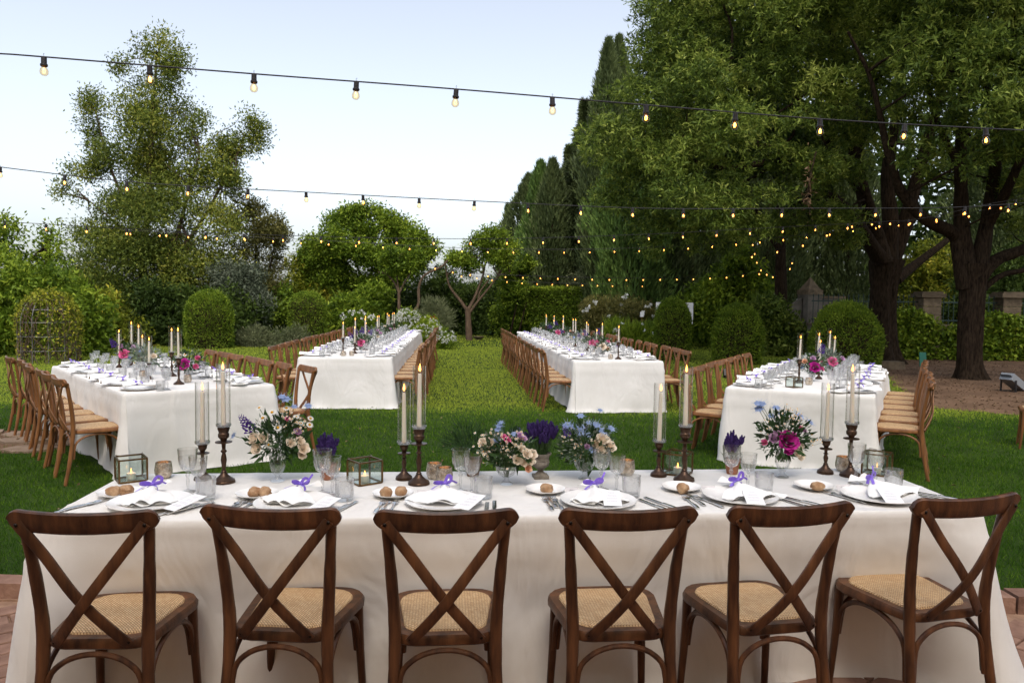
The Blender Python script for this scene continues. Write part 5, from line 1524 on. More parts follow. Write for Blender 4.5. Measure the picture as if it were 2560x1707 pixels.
# ------------------------------------------------------------------ brass lanterns
def lantern(m, s=.116, h=.108):
    P = []
    q = s / 2
    fr = MB()
    b = .0035
    for z in (b, h - b):
        for k in range(4):
            if k % 2: fr.box((q * (1 if k == 1 else -1), 0, z), (2 * b, s, 2 * b))
            else: fr.box((0, q * (1 if k == 0 else -1), z), (s - 2 * b, 2 * b, 2 * b))
    for sx in (-1, 1):
        for sy in (-1, 1):
            fr.box((sx * q, sy * q, h / 2), (2.1 * b, 2.1 * b, h - 4.2 * b))
    P.append(('frame', fr.mesh('frame', m, False)))
    for k in range(4):
        a = k * math.pi / 2
        P.append(('pane', MB().box((math.cos(a) * (q - .001), math.sin(a) * (q - .001), h / 2), (.0016 if k % 2 == 0 else s - .01, .0016 if k % 2 else s - .01, h - .014)).mesh('pane', 'glass_lantern', False)))
    P.append(('base_pane', MB().box((0, 0, .0025), (s - .01, s - .01, .002)).mesh('base_pane', 'glass_lantern', False)))
    P.append(('handle', MB().tube([(-q * math.cos(a_), q * .96, h + .001 + .004 * math.sin(a_) + .0) if False else (q * math.cos(a_), q * .9 - .05 * math.sin(a_), h + .006) for a_ in [math.pi * k / 10 for k in range(11)]], .0014, n=5).mesh('handle', m)))
    return P
LANT = lantern('brass')
TEA = [('wax', MB().lathe([(.019, 0), (.020, .002), (.020, .028), (.017, .028), (.014, .025), (.001, .025)], n=18).mesh('wax', 'wax')), ('flame', flame_mesh(.027, .7))]
for j, (x, y, a, lab) in enumerate(((328, 1200, 36, 'leftmost on the front table'), (912, 1206, 40, 'between the first flowers and second candle pair'), (1694, 1184, 62, 'behind the third candle pair'), (2192, 1184, 52, 'behind the last wine glasses'))):
    p = T0(x, y)
    place(LANT, 'glass_lantern', f'square brass and glass lantern, {lab}', 'lantern', p, R(a), 'square glass lanterns')
    place(TEA, 'tealight_candle', f'small lit candle inside the square lantern, {lab}', 'candle', (p.x, p.y, p.z + .004), 0, 'candles in lanterns')
p = tp(4, .62, .38, TH + .0015)
place(LANT, 'glass_lantern', 'square brass and glass lantern at the near end of angled right table', 'lantern', p, R(20), 'square glass lanterns')
# ------------------------------------------------------------------ mercury glass votives
VOT = [('cup', MB().lathe([(.028, 0), (.032, .003), (.0385, .022), (.0395, .038), (.0365, .060), (.0345, .074), (.0325, .074), (.0345, .058), (.0372, .036), (.034, .012), (.001, .008)], n=28).mesh('cup', 'mercury')),
       ('candle', MB().lathe([(.020, .010), (.020, .032), (.001, .031)], n=12).mesh('candle', 'wax'), [('flame', flame_mesh(.032, .8))])]
for x, y, lab in ((409, 1194, 'beside the leftmost lantern'), (1086, 1196, 'back one beside second candle pair'), (1111, 1208, 'front one beside second candle pair'), (1567, 1187, 'behind the fourth place glasses'), (2108, 1177, 'behind the last candle pair')):
    place(VOT, 'votive_holder', f'mottled silver glass votive with lit candle, {lab}', 'votive', T0(x, y), 0, 'silver votives on front table')
for t, u, v, lab in ((1, .74, .62, 'near end of angled left table'), (1, .5, 1.3, 'middle of angled left table'), (2, .62, .30, 'left one, near end of left aisle table'), (2, .74, .34, 'right one, near end of left aisle table'), (2, .7, 2.2, 'a quarter along left aisle table'),
                     (3, .62, .35, 'near end of right aisle table'), (3, .66, 2.0, 'a quarter along right aisle table'), (3, .62, 4.0, 'middle of right aisle table'), (4, .72, .75, 'near end of angled right table')):
    place(VOT, 'votive_holder', f'mottled silver glass votive, {lab}', 'votive', tp(t, u, v, TH + .0015), 0, 'silver votives on far tables')
# ================================================================== FLOWERS
def petal_head(R0, layers, m, open_=1.0, seed=0):
    """rose / peony: rings of cupped petals around a closed heart"""
    r = random.Random(seed)
    mb = MB()
    for li, (n, rad, hgt, wid, tilt) in enumerate(layers):
        for k in range(n):
            a = 2 * math.pi * (k + .5 * (li % 2)) / n + r.uniform(-.2, .2)
            tl = tilt + r.uniform(-.08, .08)
            rr0, hh, ww = rad * R0, hgt * R0 * r.uniform(.92, 1.08), wid * R0 * r.uniform(.9, 1.1)
            def f(u, v, a=a, tl=tl, rr0=rr0, hh=hh, ww=ww):
                s = (u - .5) * 2
                w = ww * (math.sin(math.pi * (.12 + .75 * v)) ** .7)
                out = rr0 + hh * math.sin(tl) * v + .22 * R0 * math.sin(tl) * v * v - .35 * ww * s * s * (1 - .4 * v)
                up = hh * math.cos(tl) * v - .10 * R0 * max(0, v - .75) * 4 * math.sin(tl) + .05 * R0 * math.sin(4 * s + a) * v
                lat = s * w
                return (out * math.cos(a) - lat * math.sin(a), out * math.sin(a) + lat * math.cos(a), up - .35 * R0)
            mb.grid(4, 4, f)
    return mb.mesh('flower_head', m, sharp=75)
ROSE_L = [(3, .05, .75, .32, .05), (4, .16, .78, .42, .18), (5, .28, .80, .52, .38), (6, .40, .74, .58, .72)]
PEON_L = [(5, .04, .62, .28, .05), (6, .16, .72, .36, .20), (7, .28, .80, .46, .40), (7, .40, .84, .56, .62), (7, .50, .80, .62, .95), (6, .55, .72, .6, 1.25)]
HEAD = {}
for nm, m, lay, R0 in (('rose_cream', 'petal_cream', ROSE_L, .024), ('rose_lilac', 'petal_lilac', ROSE_L, .024), ('rose_peach', 'petal_peach', ROSE_L, .024), ('peony_magenta', 'petal_magenta', PEON_L, .036),
                       ('peony_pink', 'petal_pink', PEON_L, .036), ('peony_white', 'petal_cream', PEON_L, .034), ('rose_pink', 'petal_pink', ROSE_L, .022)):
    HEAD[nm] = petal_head(R0, lay, m, seed=hash(nm) % 97 if False else len(nm))
def daisy(R0, n, m):
    mb = MB()
    for k in range(n):
        a = 2 * math.pi * k / n
        c, s = math.cos(a), math.sin(a)
        w = R0 * 2.2 / n
        mb.add([(R0 * .22 * c, R0 * .22 * s, 0), (R0 * .65 * c - w * s, R0 * .65 * s + w * c, .1 * R0), (R0 * c, R0 * s, .02 * R0), (R0 * .65 * c + w * s, R0 * .65 * s - w * c, .1 * R0)], [(0, 3, 2, 1)])
    return mb.mesh('petals', m, False)
DAISY = daisy(.019, 14, 'petal_white')
DISC = MB().ball((0, 0, .002), .0062, 9, 6, (1, 1, .7)).mesh('disc', 'petal_yellow')
BLUE = daisy(.016, 8, 'petal_blue')
def nigella():
    mb = MB()
    for q in range(2):
        for k in range(6):
            a = 2 * math.pi * k / 6 + q * .5
            c, s = math.cos(a), math.sin(a)
            R0, w = (.017, .006) if q == 0 else (.012, .004)
            mb.add([(0, 0, q * .003), (R0 * .6 * c - w * s, R0 * .6 * s + w * c, .005), (R0 * c, R0 * s, .004), (R0 * .6 * c + w * s, R0 * .6 * s - w * c, .005)], [(0, 3, 2, 1)])
    for k in range(14):
        a = 2 * math.pi * k / 14
        mb.tube([(0, 0, -.002), (.026 * math.cos(a), .026 * math.sin(a), .004 + .004 * (k % 3))], .0004, n=3)
    return mb.mesh('petals', 'petal_blue', False)
NIG = nigella()
def spike_mesh(m, ln, r, n, seed):
    rr = random.Random(seed)
    mb = MB()
    for k in range(n):
        z = ln * k / n
        a = k * 2.4
        q = r * (1 - .6 * k / n)
        c = Vector((q * math.cos(a), q * math.sin(a), z))
        d = Vector((math.cos(a), math.sin(a), .5)).normalized() * q * 1.1
        s = Vector((-math.sin(a), math.cos(a), 0)) * q * .55
        mb.add([c - d * .2, c + d * .4 + s, c + d, c + d * .4 - s, c + d * .5 + Vector((0, 0, q * .5))], [(0, 3, 4), (3, 2, 4), (2, 1, 4), (1, 0, 4)])
    return mb.mesh('spike', m, False)
DELPH = spike_mesh('petal_violet', .075, .016, 34, 1)
FACE = Vector((0, -1, .55))
def bouquet(name, label, base, zneck, heads, foliage, grp, chamo=(), sage=0.15, sc=1.0, spread=(.13, .10, .10), nleaf=420):
    """heads: (kind, dx, dz, dy, size). base: vase position; zneck: height of the vase mouth above it"""
    e = empty(name, base)
    tag(e, label, 'bouquet', grp)
    neck = Vector((0, 0, zneck))
    st = MB()
    rr = random.Random(int(abs(base[0]) * 1000) + len(heads))
    cz = zneck + .06 * sc
    tot = []
    for kind, dx, dz, dy, s in heads:
        p = Vector((dx, dy, dz))
        dirv = (p - Vector((0, .04, zneck + .01))).normalized() * .8 + Vector((0, -.55, .35))
        quat = dirv.to_track_quat('Z', 'Y')
        if kind == 'delphinium':
            o = obj('delphinium_spike', DELPH, e, p)
            o.rotation_euler = ((p - neck).normalized() + Vector((0, 0, .4))).to_track_quat('Z', 'Y').to_euler()
            o.scale = (s, s, s)
        elif kind in ('daisy', 'nigella'):
            o = obj('daisy' if kind == 'daisy' else 'blue_flower', DAISY if kind == 'daisy' else NIG, e, p, quat.to_euler(), s)
            if kind == 'daisy': obj('disc', DISC, o)
        else:
            o = obj(kind.split('_')[0], HEAD[kind], e, p, quat.to_euler(), s)
        st.tube(spl([neck + Vector((rr.uniform(-.012, .012), rr.uniform(-.01, .01), -.05)), neck + Vector((dx * .25, dy * .25, .01)), neck.lerp(p, .6) + Vector((rr.uniform(-.01, .01), 0, .006)), p - dirv.normalized() * .004], 3), .0013 if s < 3 else .002, n=4)
    for x, z, n, s in chamo:              # sprays of tiny daisies, too small to pick apart
        pass
    if chamo:
        A, Bm = MB(), MB()
        for x, z, n, s in chamo:
            for k in range(n):
                p = Vector((x + rr.gauss(0, s), -.03 + rr.gauss(0, s * .8), z + rr.gauss(0, s)))
                R0 = rr.uniform(.0060, .0082)
                nn = (FACE + Vector((rr.uniform(-.6, .6), 0, rr.uniform(-.3, .6)))).normalized()
                u = nn.cross(Vector((0, 0, 1))).normalized(); w = nn.cross(u)
                vs = [p]
                for q in range(12):
                    a = q * math.pi / 6
                    r2 = R0 if q % 2 else R0 * .6
                    vs.append(p + (u * math.cos(a) + w * math.sin(a)) * r2)
                A.add(vs, [(0, 1 + q, 1 + (q + 1) % 12) for q in range(12)])
                Bm.ball(p + nn * .001, R0 * .42, 6, 4)
                st.tube([p - nn * .002, p.lerp(neck, .35) + Vector((0, .01, -.01)), p.lerp(neck, .7)], .0006, n=3)
        tag(obj('chamomile_petals', A.mesh('chamomile_petals', 'petal_white', False), e), kind='stuff')
        tag(obj('chamomile_centres', Bm.mesh('chamomile_centres', 'petal_yellow'), e), kind='stuff')
    tag(obj('stems', st.mesh('stems', 'stem'), e), kind='stuff')
    n = nleaf
    d = sph(n)
    sp = np.array(spread) * sc
    P = np.array([0, 0, cz + .015 * sc]) + d * sp * (rng.random((n, 1)) ** .45)
    P[:, 2] = np.maximum(P[:, 2], zneck - .015)
    D = d + np.array([0, -.2, .35]) + rng.normal(size=(n, 3)) * .4
    big = rng.random(n) < .22
    tag(obj('foliage', leaves_mesh('foliage', P, D, np.where(big, rng.uniform(.04, .07, n), rng.uniform(.018, .038, n)) * sc, np.where(big, rng.uniform(.016, .026, n), rng.uniform(.005, .011, n)) * sc, rng.normal(.45, .25, n), foliage), e), kind='stuff')
    if sage:
        n2 = int(n * sage * 2)
        d = sph(n2)
        P = np.array([0, 0, cz + .02 * sc]) + d * sp * 1.12 * (rng.random((n2, 1)) ** .35)
        P[:, 2] = np.maximum(P[:, 2], zneck)
        tag(obj('grey_foliage', leaves_mesh('grey_foliage', P, d + np.array([0, 0, .4]), rng.uniform(.015, .035, n2) * sc, rng.uniform(.005, .010, n2) * sc, rng.random(n2), 'leaf_sage'), e), kind='stuff')
    return e
PXM = 565.0
def hd(b, lst):
    """heads measured in the photograph -> offsets from the vase foot"""
    out = []
    for kind, px, py, s, dy in lst:
        out.append((kind, (px - b[0]) / PXM, (b[1] - py) / PXM, dy, s))
    return out
def vase(kind):
    if kind == 'urn':      # glass urn vase
        pr = [(.032, 0), (.033, .004), (.022, .010), (.012, .018), (.010, .026), (.016, .032), (.028, .050), (.036, .075), (.034, .100), (.032, .118), (.037, .130), (.040, .134), (.0375, .133), (.030, .118), (.0315, .098), (.033, .074), (.025, .050), (.010, .036), (.001, .034)]
    else:
        pr = [(.030, 0), (.031, .004), (.022, .010), (.011, .020), (.010, .030), (.018, .036), (.036, .048), (.048, .068), (.050, .084), (.056, .090), (.053, .089), (.047, .082), (.044, .068), (.032, .052), (.010, .042), (.001, .041)]
    wob = (lambda k, i: 1.035 if k % 4 < 2 and 5 <= i <= 8 else 1.0)
    return MB().lathe(pr, n=32, wob=wob).mesh('glass_vase', 'crystal', sharp=50)
VU, VC = vase('urn'), vase('compote')
for x, y, m, lab in ((694, 1203, VU, 'urn-shaped cut glass vase holding the daisies, left on the front table'), (1266, 1211, VC, 'low footed glass bowl holding chamomile and cream roses, centre of front table'), (1461, 1197, VC, 'low footed glass bowl holding blue flowers and cream roses'), (1955, 1193, VU, 'urn-shaped glass vase holding the magenta peony on the front table')):
    single('glass_vase', m, lab, 'vase', T0(x, y), 0, 'glass vases on front table')
b = (694, 1203)
bouquet('bouquet', 'loose bouquet of daisies, cream roses and violet delphinium on the front table', T0(*b), .125, hd(b, [
    ('rose_cream', 641, 1086, 1.25, -.05), ('rose_cream', 667, 1084, 1.3, -.06), ('rose_cream', 650, 1111, 1.25, -.06), ('rose_cream', 738, 1096, 1.0, -.05), ('rose_cream', 767, 1112, 1.25, -.03), ('rose_cream', 763, 1130, .9, -.03), ('rose_cream', 759, 1092, .9, -.03),
    ('daisy', 684, 1021, 1.1, -.02), ('daisy', 662, 1035, 1.1, -.03), ('daisy', 706, 1057, 1.1, -.06), ('daisy', 778, 1054, 1.0, 0), ('daisy', 647, 1011, .9, 0), ('daisy', 684, 1100, .9, -.07), ('daisy', 718, 1011, 1, 0), ('daisy', 779, 1038, .9, .01), ('daisy', 700, 1030, .9, .02), ('daisy', 740, 1035, .9, .02), ('daisy', 755, 1050, .8, 0),
    ('delphinium', 632, 1072, 1.15, -.02), ('delphinium', 622, 1060, .9, -.02), ('nigella', 716, 990, 1.5, 0), ('nigella', 706, 983, 1.2, 0), ('nigella', 774, 1006, 1.2, 0), ('nigella', 585, 1083, 1, -.02), ('nigella', 735, 1010, 1, .02),
    ('rose_pink', 723, 1038, .7, -.01), ('rose_lilac', 750, 1070, .8, -.02), ('rose_pink', 752, 1085, .5, -.02)]), 'leaf_bouquet', 'bouquets on front table', chamo=((.06, .29, 22, .03), (.11, .26, 14, .02)), spread=(.125, .09, .10), nleaf=520)
b = (1266, 1211)
bouquet('bouquet', 'dense bouquet of chamomile, cream roses and lilac flowers in the centre', T0(*b), .085, hd(b, [
    ('rose_cream', 1294, 1138, 1.05, -.07), ('rose_cream', 1311, 1143, 1.1, -.06), ('rose_cream', 1318, 1123, 1.1, -.06), ('rose_cream', 1328, 1141, 1.05, -.05), ('rose_cream', 1333, 1126, 1.05, -.04), ('rose_cream', 1305, 1112, .9, -.05), ('rose_cream', 1221, 1097, 1.15, -.04), ('rose_cream', 1203, 1098, 1.0, -.03),
    ('rose_pink', 1258, 1084, .8, -.03), ('rose_pink', 1268, 1090, .8, -.04), ('rose_lilac', 1300, 1080, .8, -.02), ('rose_lilac', 1310, 1088, .7, -.02), ('nigella', 1246, 1059, 1.1, 0), ('nigella', 1242, 1068, 1, -.01), ('nigella', 1250, 1050, .8, 0), ('nigella', 1284, 1078, 1, -.02), ('nigella', 1240, 1090, 1, -.05), ('delphinium', 1290, 1092, .7, .02), ('rose_peach', 1322, 1162, .8, -.06)]),
    'leaf_bouquet', 'bouquets on front table', chamo=((-.07, .18, 46, .035), (.0, .19, 46, .035), (-.10, .15, 22, .02), (.05, .20, 22, .03), (.04, .14, 12, .03)), spread=(.115, .085, .075), nleaf=460)
b = (1461, 1197)
bouquet('bouquet', 'airy bouquet of blue flowers, herbs and cream roses, centre right', T0(*b), .085, hd(b, [
    ('rose_cream', 1489, 1095, 1.25, -.05), ('rose_cream', 1505, 1083, 1.35, -.05), ('rose_cream', 1517, 1090, 1.1, -.03), ('rose_cream', 1527, 1104, 1.3, -.04), ('rose_cream', 1500, 1110, 1, -.06),
    ('nigella', 1412, 1054, 1.5, 0), ('nigella', 1448, 1057, 1.4, -.02), ('nigella', 1430, 1058, 1.2, 0), ('nigella', 1448, 1028, 1.2, 0), ('nigella', 1490, 1051, 1.4, -.01), ('nigella', 1507, 1067, 1.6, -.02), ('nigella', 1530, 1061, 1.3, 0), ('nigella', 1448, 1069, 1.3, -.04), ('nigella', 1470, 1046, 1, 0), ('nigella', 1478, 1112, 1.2, -.06), ('nigella', 1500, 1012, .9, 0), ('nigella', 1468, 1076, 1, -.03),
    ('delphinium', 1416, 1082, .8, -.02), ('rose_lilac', 1456, 1056, .6, 0), ('rose_lilac', 1464, 1104, .6, -.05)]),
    'leaf_bouquet', 'bouquets on front table', chamo=((-.07, .19, 20, .03), (.05, .16, 14, .03), (-.04, .15, 14, .03)), sage=.5, spread=(.12, .09, .10), nleaf=480)
b = (1955, 1193)
bouquet('bouquet', 'bouquet with a large magenta peony, blue flowers and cream roses at right', T0(*b), .125, hd(b, [
    ('peony_magenta', 1956, 1082, 1.12, -.07), ('rose_pink', 1898, 1093, .8, -.03), ('peony_magenta', 1957, 1108, .55, -.07), ('rose_lilac', 1920, 1080, 1.15, -.05), ('rose_lilac', 1932, 1068, .8, -.03), ('rose_cream', 1980, 1098, 1.2, -.05), ('rose_cream', 1986, 1116, 1.2, -.05), ('rose_cream', 1996, 1100, 1.0, -.03), ('rose_cream', 1996, 1128, 1.1, -.04),
    ('nigella', 1886, 1006, 1.5, 0), ('nigella', 1894, 992, 1.3, 0), ('nigella', 1882, 990, 1.2, 0), ('nigella', 1935, 1003, 1.3, .01), ('nigella', 1996, 1025, 1.6, 0), ('nigella', 2027, 1041, 1.2, 0), ('nigella', 1920, 1024, 1.1, 0), ('nigella', 1948, 1018, 1, 0), ('rose_pink', 2004, 1056, .8, 0), ('rose_lilac', 2012, 1062, .7, 0)]),
    'leaf_bouquet', 'bouquets on front table', chamo=((.03, .30, 34, .03), (-.06, .26, 8, .03), (.13, .18, 9, .02)), sage=.12, spread=(.12, .09, .11), nleaf=520)
# ------------------------------------------------------------------ urn and pots with lavender
def lavender(name, label, base, z0, ns, ln, spread, grp):
    e = empty(name, base); tag(e, label, 'plant', grp)
    rr = random.Random(int(ns * 7 + base[0] * 100))
    st, bd = MB(), MB()
    for k in range(ns):
        a, q = rr.uniform(0, 6.28), rr.random() ** .6
        x, y = math.cos(a) * spread * q, math.sin(a) * spread * q * .8
        L = ln * rr.uniform(.72, 1.05) * (1 - .25 * q)
        tip = Vector((x, y, z0 + L))
        pts = spl([(x * .2, y * .2, z0 - .01), (x * .6, y * .6, z0 + L * .5), tip], 3)
        st.tube(pts, .0011, n=3)
        d = (pts[-1] - pts[-2]).normalized()
        sl = rr.uniform(.030, .048)
        for j in range(11):
            c = tip - d * sl * (j / 10) + Vector((rr.uniform(-1, 1), rr.uniform(-1, 1), 0)) * .0018
            w = (.0030 + .0028 * math.sin(math.pi * (j + 1) / 16)) * 1.15
            bd.ball(c, w * 1.15, 4, 3, (1, 1, 1))
    tag(obj('stems', st.mesh('stems', 'stem'), e), kind='stuff')
    tag(obj('flower_spikes', bd.mesh('flower_spikes', 'lavender_bud', False), e), kind='stuff')
    n = ns * 5
    P = np.stack([rng.normal(0, spread * .3, n), rng.normal(0, spread * .25, n), z0 + rng.random(n) * ln * .45], 1)
    tag(obj('foliage', leaves_mesh('foliage', P, rng.normal(size=(n, 3)) * .4 + np.array([0, 0, 1.0]), rng.uniform(.02, .045, n), .0035, rng.random(n), 'leaf_bouquet'), e), kind='stuff')
URN = MB().prism([(-.036, -.036), (.036, -.036), (.036, .036), (-.036, .036)], 0, .014).lathe([(.030, .0142), (.026, .020), (.015, .030), (.014, .038), (.020, .044), (.038, .058), (.044, .076), (.041, .082), (.043, .086), (.040, .090), (.042, .104), (.050, .112), (.052, .120), (.046, .120), (.040, .108), (.001, .106)], n=30).mesh('stone_urn', 'stone_urn', sharp=45)
POT = MB().lathe([(.025, 0), (.035, .056), (.0385, .0565), (.039, .074), (.035, .074), (.033, .060), (.001, .058)], n=26)
POT_T, POT_B = POT.mesh('clay_pot', 'terracotta', sharp=45), POT.mesh('clay_pot', 'pot_brown', sharp=45)
p = T0(1351, 1194); single('stone_urn', URN, 'small weathered stone urn planted with lavender, centre of front table', 'urn', p, R(8))
lavender('lavender_plant', 'tall dark purple lavender growing in the stone urn', p, .108, 95, .185, .085, 'lavender on front table')
p = T0(1830, 1184); single('clay_pot', POT_T, 'terracotta pot with lavender behind the fifth place wine glasses', 'pot', p, 0, sc=1.05)
lavender('lavender_plant', 'purple lavender in the terracotta pot behind the fifth place', p, .062, 46, .155, .06, 'lavender on front table')
p = T0(820, 1198); single('clay_pot', POT_T, 'terracotta pot half hidden behind the second place wine glasses', 'pot', p, 0)
lavender('lavender_plant', 'dark lavender in the pot behind the second place wine glasses', p, .062, 50, .165, .055, 'lavender on front table')
p = T0(1182, 1189); single('clay_pot', POT_B, 'brown clay pot behind the third place wine glasses', 'pot', p, 0, sc=1.15)
e = empty('herb_plant', p); tag(e, 'dark feathery green herb in the brown pot behind the third place', 'plant')
n = 900
d = sph(n); d[:, 2] = np.abs(d[:, 2]) + .15
P = np.array([-.03, .02, .10]) + d * np.array([.12, .09, .13]) * rng.random((n, 1)) ** .5
tag(obj('foliage', leaves_mesh('foliage', P, d + rng.normal(size=(n, 3)) * .35, rng.uniform(.03, .06, n), .0035, rng.normal(.2, .15, n), 'leaf_bouquet'), e), kind='stuff')
st = MB()
for k in range(12):
    q = d[k * 7]
    st.tube([(0, 0, .05), (q[0] * .05 - .01, q[1] * .04, .12), (q[0] * .11 - .03, q[1] * .09 + .02, .10 + q[2] * .12)], .0012, n=3)
for k in range(3):
    pass
tag(obj('stems', st.mesh('stems', 'stem'), e), kind='stuff')
# ------------------------------------------------------------------ flowers on the far tables
FV = MB().lathe([(.030, 0), (.012, .016), (.012, .028), (.036, .050), (.040, .085), (.042, .095), (.038, .094), (.034, .06), (.001, .04)], n=14).mesh('glass_vase', 'crystal_far')
FARB = [(1, .86, .95, 'bouquet with a bright magenta peony, near end of angled left table', ['peony_magenta', 'rose_pink', 'daisy', 'daisy', 'daisy', 'nigella', 'rose_peach', 'rose_pink'], 'leaf_bouquet', 1.25),
        (1, .62, 1.7, 'silvery foliage arrangement in the middle of angled left table', ['rose_cream', 'nigella', 'daisy'], 'leaf_sage', 1.35),
        (1, .70, 2.75, 'lilac and pink bouquet at the far end of angled left table', ['peony_pink', 'rose_lilac', 'rose_lilac', 'delphinium', 'rose_lilac', 'nigella'], 'leaf_bouquet', 1.2),
        (2, .80, 1.0, 'bouquet with a hot pink peony and violet spikes, left aisle table', ['peony_pink', 'delphinium', 'delphinium', 'delphinium', 'rose_cream', 'nigella'], 'leaf_bouquet', 1.25),
        (2, .66, 2.4, 'second bouquet from near end of left aisle table, mostly violet', ['delphinium', 'delphinium', 'rose_lilac', 'nigella', 'daisy'], 'leaf_bouquet', 1.3),
        (2, .70, 4.0, 'third bouquet from near end of left aisle table, pale lilac', ['rose_lilac', 'rose_lilac', 'rose_pink', 'daisy', 'rose_cream'], 'leaf_sage', 1.3),
        (2, .70, 6.2, 'fourth bouquet from near end of left aisle table', ['rose_lilac', 'rose_cream', 'delphinium', 'daisy'], 'leaf_bouquet', 1.4),
        (2, .70, 8.6, 'last bouquet at the far end of left aisle table, white and green', ['daisy', 'daisy', 'rose_cream', 'rose_cream'], 'leaf_bouquet', 1.5),
        (3, .60, .85, 'bouquet of pale yellow peony and pink roses, near end of right aisle table', ['peony_white', 'rose_pink', 'rose_pink', 'rose_pink', 'rose_cream', 'rose_peach'], 'leaf_bouquet', 1.3),
        (3, .66, 2.0, 'second bouquet from near end of right aisle table, pink and violet', ['peony_pink', 'delphinium', 'delphinium', 'rose_cream', 'nigella'], 'leaf_bouquet', 1.3),
        (3, .66, 3.2, 'third bouquet from near end of right aisle table, grey foliage', ['rose_cream', 'rose_peach', 'nigella', 'delphinium'], 'leaf_sage', 1.35),
        (3, .66, 4.7, 'fourth bouquet from near end of right aisle table, peach roses', ['rose_peach', 'rose_peach', 'rose_pink', 'delphinium', 'rose_cream'], 'leaf_bouquet', 1.4),
        (3, .66, 6.4, 'fifth bouquet from near end of right aisle table, pink and violet', ['peony_pink', 'delphinium', 'delphinium', 'rose_peach'], 'leaf_bouquet', 1.4),
        (3, .66, 8.4, 'last bouquet at the far end of right aisle table, white', ['daisy', 'daisy', 'rose_cream', 'delphinium'], 'leaf_bouquet', 1.5),
        (4, .70, 1.2, 'bouquet with magenta peony and violet flowers, angled right table', ['peony_magenta', 'delphinium', 'rose_lilac', 'rose_peach', 'nigella', 'nigella', 'rose_pink'], 'leaf_bouquet', 1.25),
        (4, .78, 2.2, 'silvery bouquet with pink blooms, middle of angled right table', ['rose_lilac', 'peony_pink', 'rose_pink', 'nigella'], 'leaf_sage', 1.3)]
rj = random.Random(31)
for t, u, v, lab, hs, fol, sc in FARB:
    p = tp(t, u, v, TH + .0015)
    single('glass_vase', FV, 'footed glass vase, ' + lab.split(',')[0].replace('bouquet with a bright magenta peony', 'under the magenta peony bouquet'), 'vase', p, 0, 'vases on far tables')
    heads = []
    for k, h in enumerate(hs):
        if h.startswith('peony'):
            heads.append((h, rj.uniform(-.02, .03), .17, -.10, 1.35))
        else:
            a = 2 * math.pi * k / len(hs) + rj.uniform(-.3, .3)
            heads.append((h, .115 * sc * .9 * math.cos(a), .19 + .07 * math.sin(a) + (.06 if h == 'delphinium' else 0), -.05 + rj.uniform(-.03, .03), 1.45 if h != 'delphinium' else 1.5))
    bouquet('bouquet', lab, p, .095, heads, fol, 'bouquets on far tables', chamo=((0, .22, 8, .05),), sage=.25, sc=sc, spread=(.115, .10, .085), nleaf=260)

# ================================================================== STRING LIGHTS
SOCK = MB().lathe([(.006, .052), (.0145, .050), (.0150, .020), (.0150, .016), (.0195, .012), (.0195, .004), (.016, .0), (.001, 0)][::-1], n=12)
SOCK.tube([(0, 0, .05), (0, 0, .06), (.005, 0, .066), (0, 0, .072), (-.004, 0, .068)], .0013, n=4)
SOCK = SOCK.mesh('socket', 'black_plastic')
BULB = MB().lathe([(.012, 0), (.014, -.006), (.0205, -.018), (.0225, -.028), (.020, -.040), (.012, -.048), (.001, -.051)], n=16).mesh('bulb', 'glass_bulb')
fl = MB()
for k in range(4):
    a = k * math.pi / 2
    fl.tube([(.002 * math.cos(a), .002 * math.sin(a), -.010), (.0075 * math.cos(a), .0075 * math.sin(a), -.024), (.004 * math.cos(a + .5), .004 * math.sin(a + .5), -.036)], .0016, n=4)
FIL = fl.mesh('filament', 'filament')
BULBF = MB().lathe([(.008, 0), (.015, -.014), (.016, -.022), (.012, -.034), (.001, -.040)], n=8).mesh('bulb', 'glow_bulb')
SOCKF = MB().lathe([(.015, 0), (.015, .05), (.001, .055)], n=6).mesh('socket', 'black_plastic')
def string(label, pts, spacing, phase, sag=.03, far=False, r=.0045):
    """pts: world points the cable passes; bulbs hang at a regular spacing"""
    e = empty('string_light', pts[0]); tag(e, label, 'string light', 'festoon lights over the tables')
    o = Vector(pts[0])
    pp = spl(pts, 10)
    obj('cable', MB().tube([q - o for q in pp], r, n=5).mesh('cable', 'black_plastic'), e)
    d, nxt = 0.0, phase
    for a, b in zip(pp[:-1], pp[1:]):
        L = (b - a).length
        while nxt <= d + L:
            q = a.lerp(b, (nxt - d) / L)
            rt = (random.uniform(-.06, .06), random.uniform(-.06, .06), random.uniform(0, 6))
            s = obj('socket', SOCKF if far else SOCK, e, q - o - Vector((0, 0, .052)), rt)
            obj('bulb', BULBF if far else BULB, s)
            if not far: obj('filament', FIL, s)
            nxt += spacing
        d += L
def on(px, py, Y): return aty(px, py, Y)
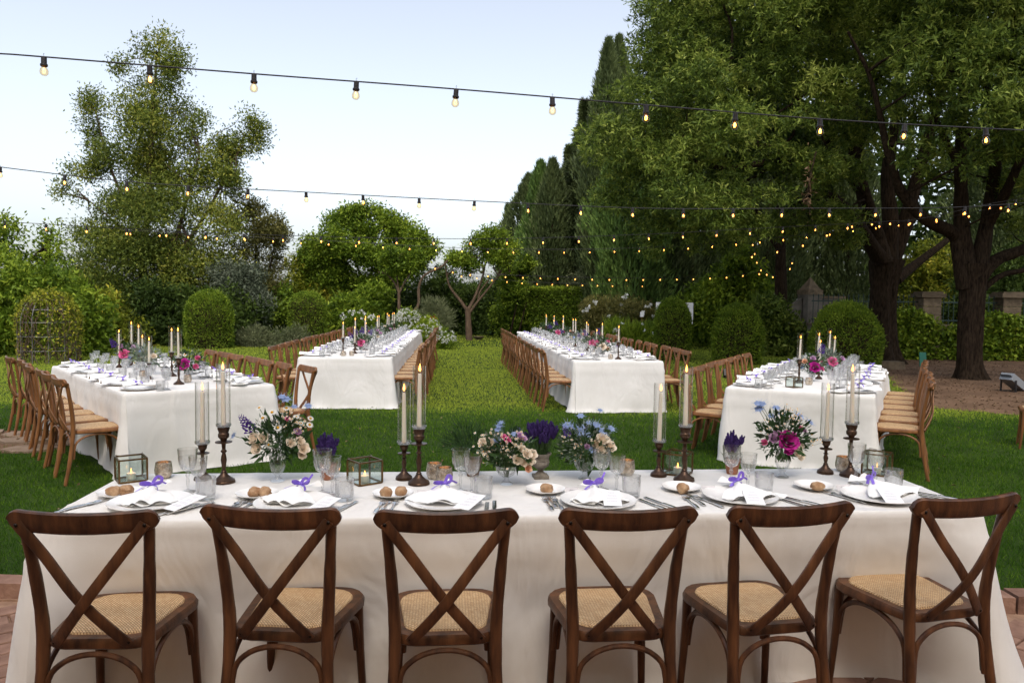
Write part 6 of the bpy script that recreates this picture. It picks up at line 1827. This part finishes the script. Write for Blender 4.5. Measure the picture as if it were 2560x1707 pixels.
s1 = [on(-150, 128, 4.18), on(0, 135, 4.21), on(110, 143, 4.23), on(617, 184, 4.31), on(1122, 222, 4.42), on(1602, 262, 4.55), on(2052, 298, 4.75), on(2473, 322, 4.9), on(2700, 332, 5.0)]
string('nearest string of round bulbs crossing the whole sky above the front table', s1, .5655, .5655 - .03)
s2 = [on(-60, 409, 7.2), on(74, 427, 7.3), on(365, 458, 7.45), on(792, 482, 7.7), on(1215, 504, 7.9), on(1620, 521, 8.15), on(2000, 521, 8.4), on(2365, 519, 8.7), on(2600, 505, 8.9)]
string('second string of round bulbs, lower across the sky over the angled tables', s2, .5655, .20)
s3 = [on(-40, 546, 11.0), on(38, 556, 11.1), on(600, 585, 11.4), on(1140, 597, 11.7), on(1560, 588, 12), on(1990, 566, 12.4), on(2200, 555, 12.6), on(2310, 545, 12.8), on(2500, 505, 13.2), on(2640, 490, 13.5)]
string('third string of bulbs over the near ends of the aisle tables', s3, .5655, .3)
s4 = [on(300, 575, 15.5), on(780, 600, 16), on(1220, 622, 16.6), on(1640, 618, 17), on(1980, 590, 17.4), on(2170, 565, 17.6), on(2340, 545, 17.8)]
string('fourth string of bulbs over the middle of the aisle tables', s4, .5655, .2)
s5 = [on(1080, 665, 24), on(1200, 684, 24.2), on(1500, 694, 24.6), on(1760, 692, 25), on(1900, 680, 25.2)]
string('fifth string of small bulbs before the clipped hedge', s5, .5655, .1, far=True, r=.006)
s6 = [on(1140, 685, 27.5), on(1330, 705, 28), on(1620, 712, 28.4)]
string('sixth string of small bulbs just above the clipped hedge', s6, .5655, .2, far=True, r=.006)
s7 = [on(1880, 600, 25), on(1900, 668, 25), on(1945, 690, 25.4), on(1972, 672, 25.6), on(1985, 640, 26)]
string('short loop of tiny bulbs in the dark wood left of gate pillar', s7, .3, .1, far=True, r=.006)
s8 = [on(1860, 640, 19.5), on(2000, 610, 19), on(2130, 560, 18.6), on(2320, 548, 16.4), on(2480, 520, 16), on(2560, 480, 15.5)]
string('string of bulbs running along the oak limbs at right', s8, .62, .2, far=True)
